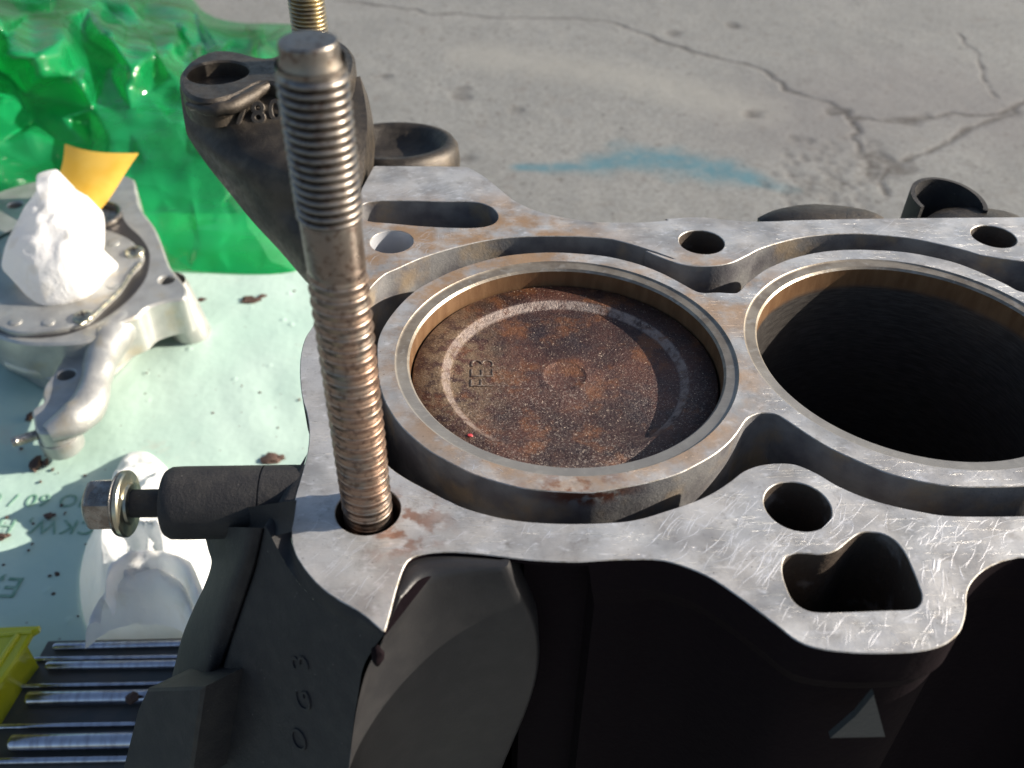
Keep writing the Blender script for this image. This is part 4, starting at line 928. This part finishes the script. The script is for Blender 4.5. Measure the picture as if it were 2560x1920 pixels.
# boundary in photo pixels, left->right columns; each column from the rear edge to the near edge
cols = [(-260, -160, 560), (-120, -150, 545), (0, -140, 535), (90, -130, 520), (180, -110, 520), (260, -90, 560), (330, -60, 640), (400, -40, 668), (470, -18, 676), (510, 35, 680), (560, 52, 682), (610, 58, 684), (660, 58, 686), (700, 60, 684), (745, 60, 676)]
HZ = lambda a, t: .5+(5.2*max(0, 1-a/640)+1.5)*math.sin(math.pi*min(1, max(0, t)))**.8*(1-t)**.9*1.7
G = []
for i in range(NU+1):
    ci = i/NU*(len(cols)-1); k_ = min(int(ci), len(cols)-2); fr_ = ci-k_; x = cols[k_][0]*(1-fr_)+cols[k_+1][0]*fr_; y0 = cols[k_][1]*(1-fr_)+cols[k_+1][1]*fr_; y1 = cols[k_][2]*(1-fr_)+cols[k_+1][2]*fr_
    row = []
    for j in range(NV+1):
        t = j/NV; calm = 1-.75*min(1, max(0, (x-180)/160))*min(1, max(0, (t-.25)/.35)); zz = GZ+.5 if j in (0, NV) else GZ+.6+HZ(x, t)*(.95+.66*calm*(rng.random()-.5))+.5*rng.random()*(1-t)
        jx, jy = (0, 0) if j in (0, NV) or i in (0, NU) else (rng.normal(0, 10), rng.normal(0, 9)); tt = t**1.15
        y = y0+(y1-y0)*tt; row.append(at(x+jx, y+jy, zz))
    G.append(row)
G = np.array(G)
# facet mesh, each cell split on its shorter crease, then lightly subdivided so creases stay tight
V = G.reshape(-1, 3); F = []
for i in range(NU):
    for j in range(NV):
        a, b, c_, d_ = i*(NV+1)+j, (i+1)*(NV+1)+j, (i+1)*(NV+1)+j+1, i*(NV+1)+j+1
        F += ([(a, b, c_), (a, c_, d_)] if (i*7+j*3) % 5 < 3 else [(a, b, d_), (b, c_, d_)])
bag = make('plastic_bag', V, F, M_BAG, smooth=0, base=(*at(250, 600, GZ)[:2], GZ+.3))
for p in bag.data.polygons: p.use_smooth = True
cr_ = bag.data.attributes.new('crease_edge', 'FLOAT', 'EDGE'); cr_.data.foreach_set('value', np.where(rng.random(len(bag.data.edges)) < .75, .92, .3).astype(np.float32))
sm = bag.modifiers.new('subdivision', 'SUBSURF'); sm.levels = 2; sm.render_levels = 2
tag(bag, 'crumpled translucent green plastic bag spread on the ground behind the pump', 'plastic bag')

# ------------------------------------------------------------------ yellow folder at the left edge
fz = GZ+3.0
def slab(pts, z, th): return prism(np.array([at(a, b, z)[:2] for a, b in pts]), z-th, z, .08)
yf = thing('yellow_box', (*at(20, 1640, GZ)[:2], GZ+.4), 'glossy yellow plastic box lid poking in at the lower left edge', 'plastic box')
slab([(-260, 1575), (-60, 1568), (40, 1563), (98, 1561), (95, 1572), (78, 1582), (40, 1650), (0, 1705), (-60, 1800), (-260, 1900)], fz, .25).make('lid', M_FOLD, yf, smooth=30)
V, F = tube([at(a, b, fz+.05) for a, b in ((-10, 1668), (20, 1622), (44, 1588))], .10, 10); make('lid_rib', V, F, M_FOLD, yf, smooth=60)
V, F = tube([at(a, b, fz+.03) for a, b in ((-60, 1592), (20, 1585), (80, 1579))], .08, 10); make('lid_fold', V, F, M_FOLD, yf, smooth=60)
slab([(-250, 1600), (30, 1590), (60, 1600), (20, 1650), (-50, 1760), (-250, 1860)], fz-.27, fz-.27-GZ-.45).make('tray_body', M_FOLD, yf, smooth=30)

# ------------------------------------------------------------------ tray with ground steel rods
tz = GZ+1.0
tr = prism(np.array([at(a, b, tz)[:2] for a, b in ((120, 1598), (500, 1590), (620, 1700), (620, 2300), (-260, 2300), (-120, 1990), (0, 1800), (60, 1700))]), GZ+.45, tz, .12)
o = tr.make('rod_tray', M_TRAY, smooth=30, base=(*at(200, 1800, GZ)[:2], GZ+.45)); tag(o, 'dark grey plastic tray holding polished steel rods at the lower left', 'tray')
rods = [(135, 560, 1617, 1607, 14, 'topmost thin steel rod in the tray, next to the paper towel'), (85, 560, 1648, 1640, 9, 'thin steel rod second from the top of the tray'), (117, 560, 1665, 1659, 17, 'thick polished steel rod just below the paper towel, third from the top'),
        (33, 560, 1716, 1706, 9, 'thin steel rod in the middle of the tray'), (68, 560, 1747, 1738, 27, 'thick steel rod with a dark smudge in the middle of the tray'),
        (-60, 560, 1818, 1806, 11, 'thin steel rod above the lowest thick rod'), (26, 560, 1858, 1846, 32, 'thickest brightest steel rod, lowest in the tray'), (-80, 560, 1905, 1893, 14, 'dull thin rod at the bottom edge of the photo')]
for (x0, x1, y0, y1, w, lab) in rods:
    a_ = at(x0, y0, tz+.3); b_ = at(x1, y1, tz+.3); r_ = 1.35*w*pix(a_)[2]/2/FOC; a_ = at(x0, y0, tz+r_); b_ = at(x1, y1, tz+r_); d = b_-a_; L = np.linalg.norm(d); d /= L; px_ = np.cross(d, [0, 0, 1]); px_ /= np.linalg.norm(px_); pz_ = np.cross(px_, d)
    V, F = lathe([(.01, 0), (r_*.8, 0), (r_*.97, .05), (r_, .1), (r_, L), (.01, L)], (0, 0, 0), n=32); V, F = orient(V, F, (a_, px_, pz_, d))
    o = make('steel_rod', V, F, M_ROD, smooth=40); tag(o, lab, 'rod', 'steel rods in the grey tray')
mb = MB(); c = at(326, 1737, tz+.9); mb.add(*blob((c[0], c[1], c[2]-.22), .28, (.8, .9, .55), .6, 2, 9)); o = mb.make('dirt_clump', M_DIRT); tag(o, 'black greasy clump stuck on a thick steel rod', 'dirt clump', 'clumps of oily dirt')

# ------------------------------------------------------------------ dirt on the film
for px, py, s, sc_, lab in ((503, 750, .28, (1, .8, .5), 'small round dirt clump beside the pump ear on the green sheet'), (625, 752, .50, (1.3, .9, .5), 'larger dark dirt clump left of the tall bolt on the green sheet'), (655, 741, .26, (1, .9, .6), 'small dirt clump touching the larger one near the tall bolt'),
                           (677, 1148, .50, (1.3, .9, .4), 'grey brown dirt clump just above the black bolt boss'), (90, 1160, .50, (.7, 1.1, .5), 'long brown dirt clump below the pump arm stud'), (76, 1040, .34, (.7, 1.1, .5), 'brown dirt clump against the pump arm'), (121, 1290, .26, (1, .8, .5), 'brown dirt clump on the green lettering'), (3, 1341, .3, (1.2, .8, .5), 'dirt clump cut by the left edge of the photo')):
    c = at(px, py, MZ); mb = MB(); mb.add(*blob((c[0], c[1], MZ), s*.8, sc_, .6, 2, px)); mb.add(*blob((c[0]+s*.8, c[1]+s*.2, MZ), s*.42, sc_, .6, 2, py))
    o = mb.make('dirt_clump', M_DIRT); tag(o, lab, 'dirt clump', 'clumps of oily dirt')
mb = MB()
for _ in range(80):
    px, py = rng.uniform(0, 760), rng.uniform(700, 1560); c = at(px, py, MZ-.05); mb.add(*blob((c[0], c[1], MZ-.05), rng.uniform(.04, .11), (1, 1, .6), .8, 1, _))
o = mb.make('dirt_specks', M_DIRT, base=(-15, 15, GZ)); tag(o, 'fine dark dirt specks scattered over the green sheet', 'dirt', kind='stuff')
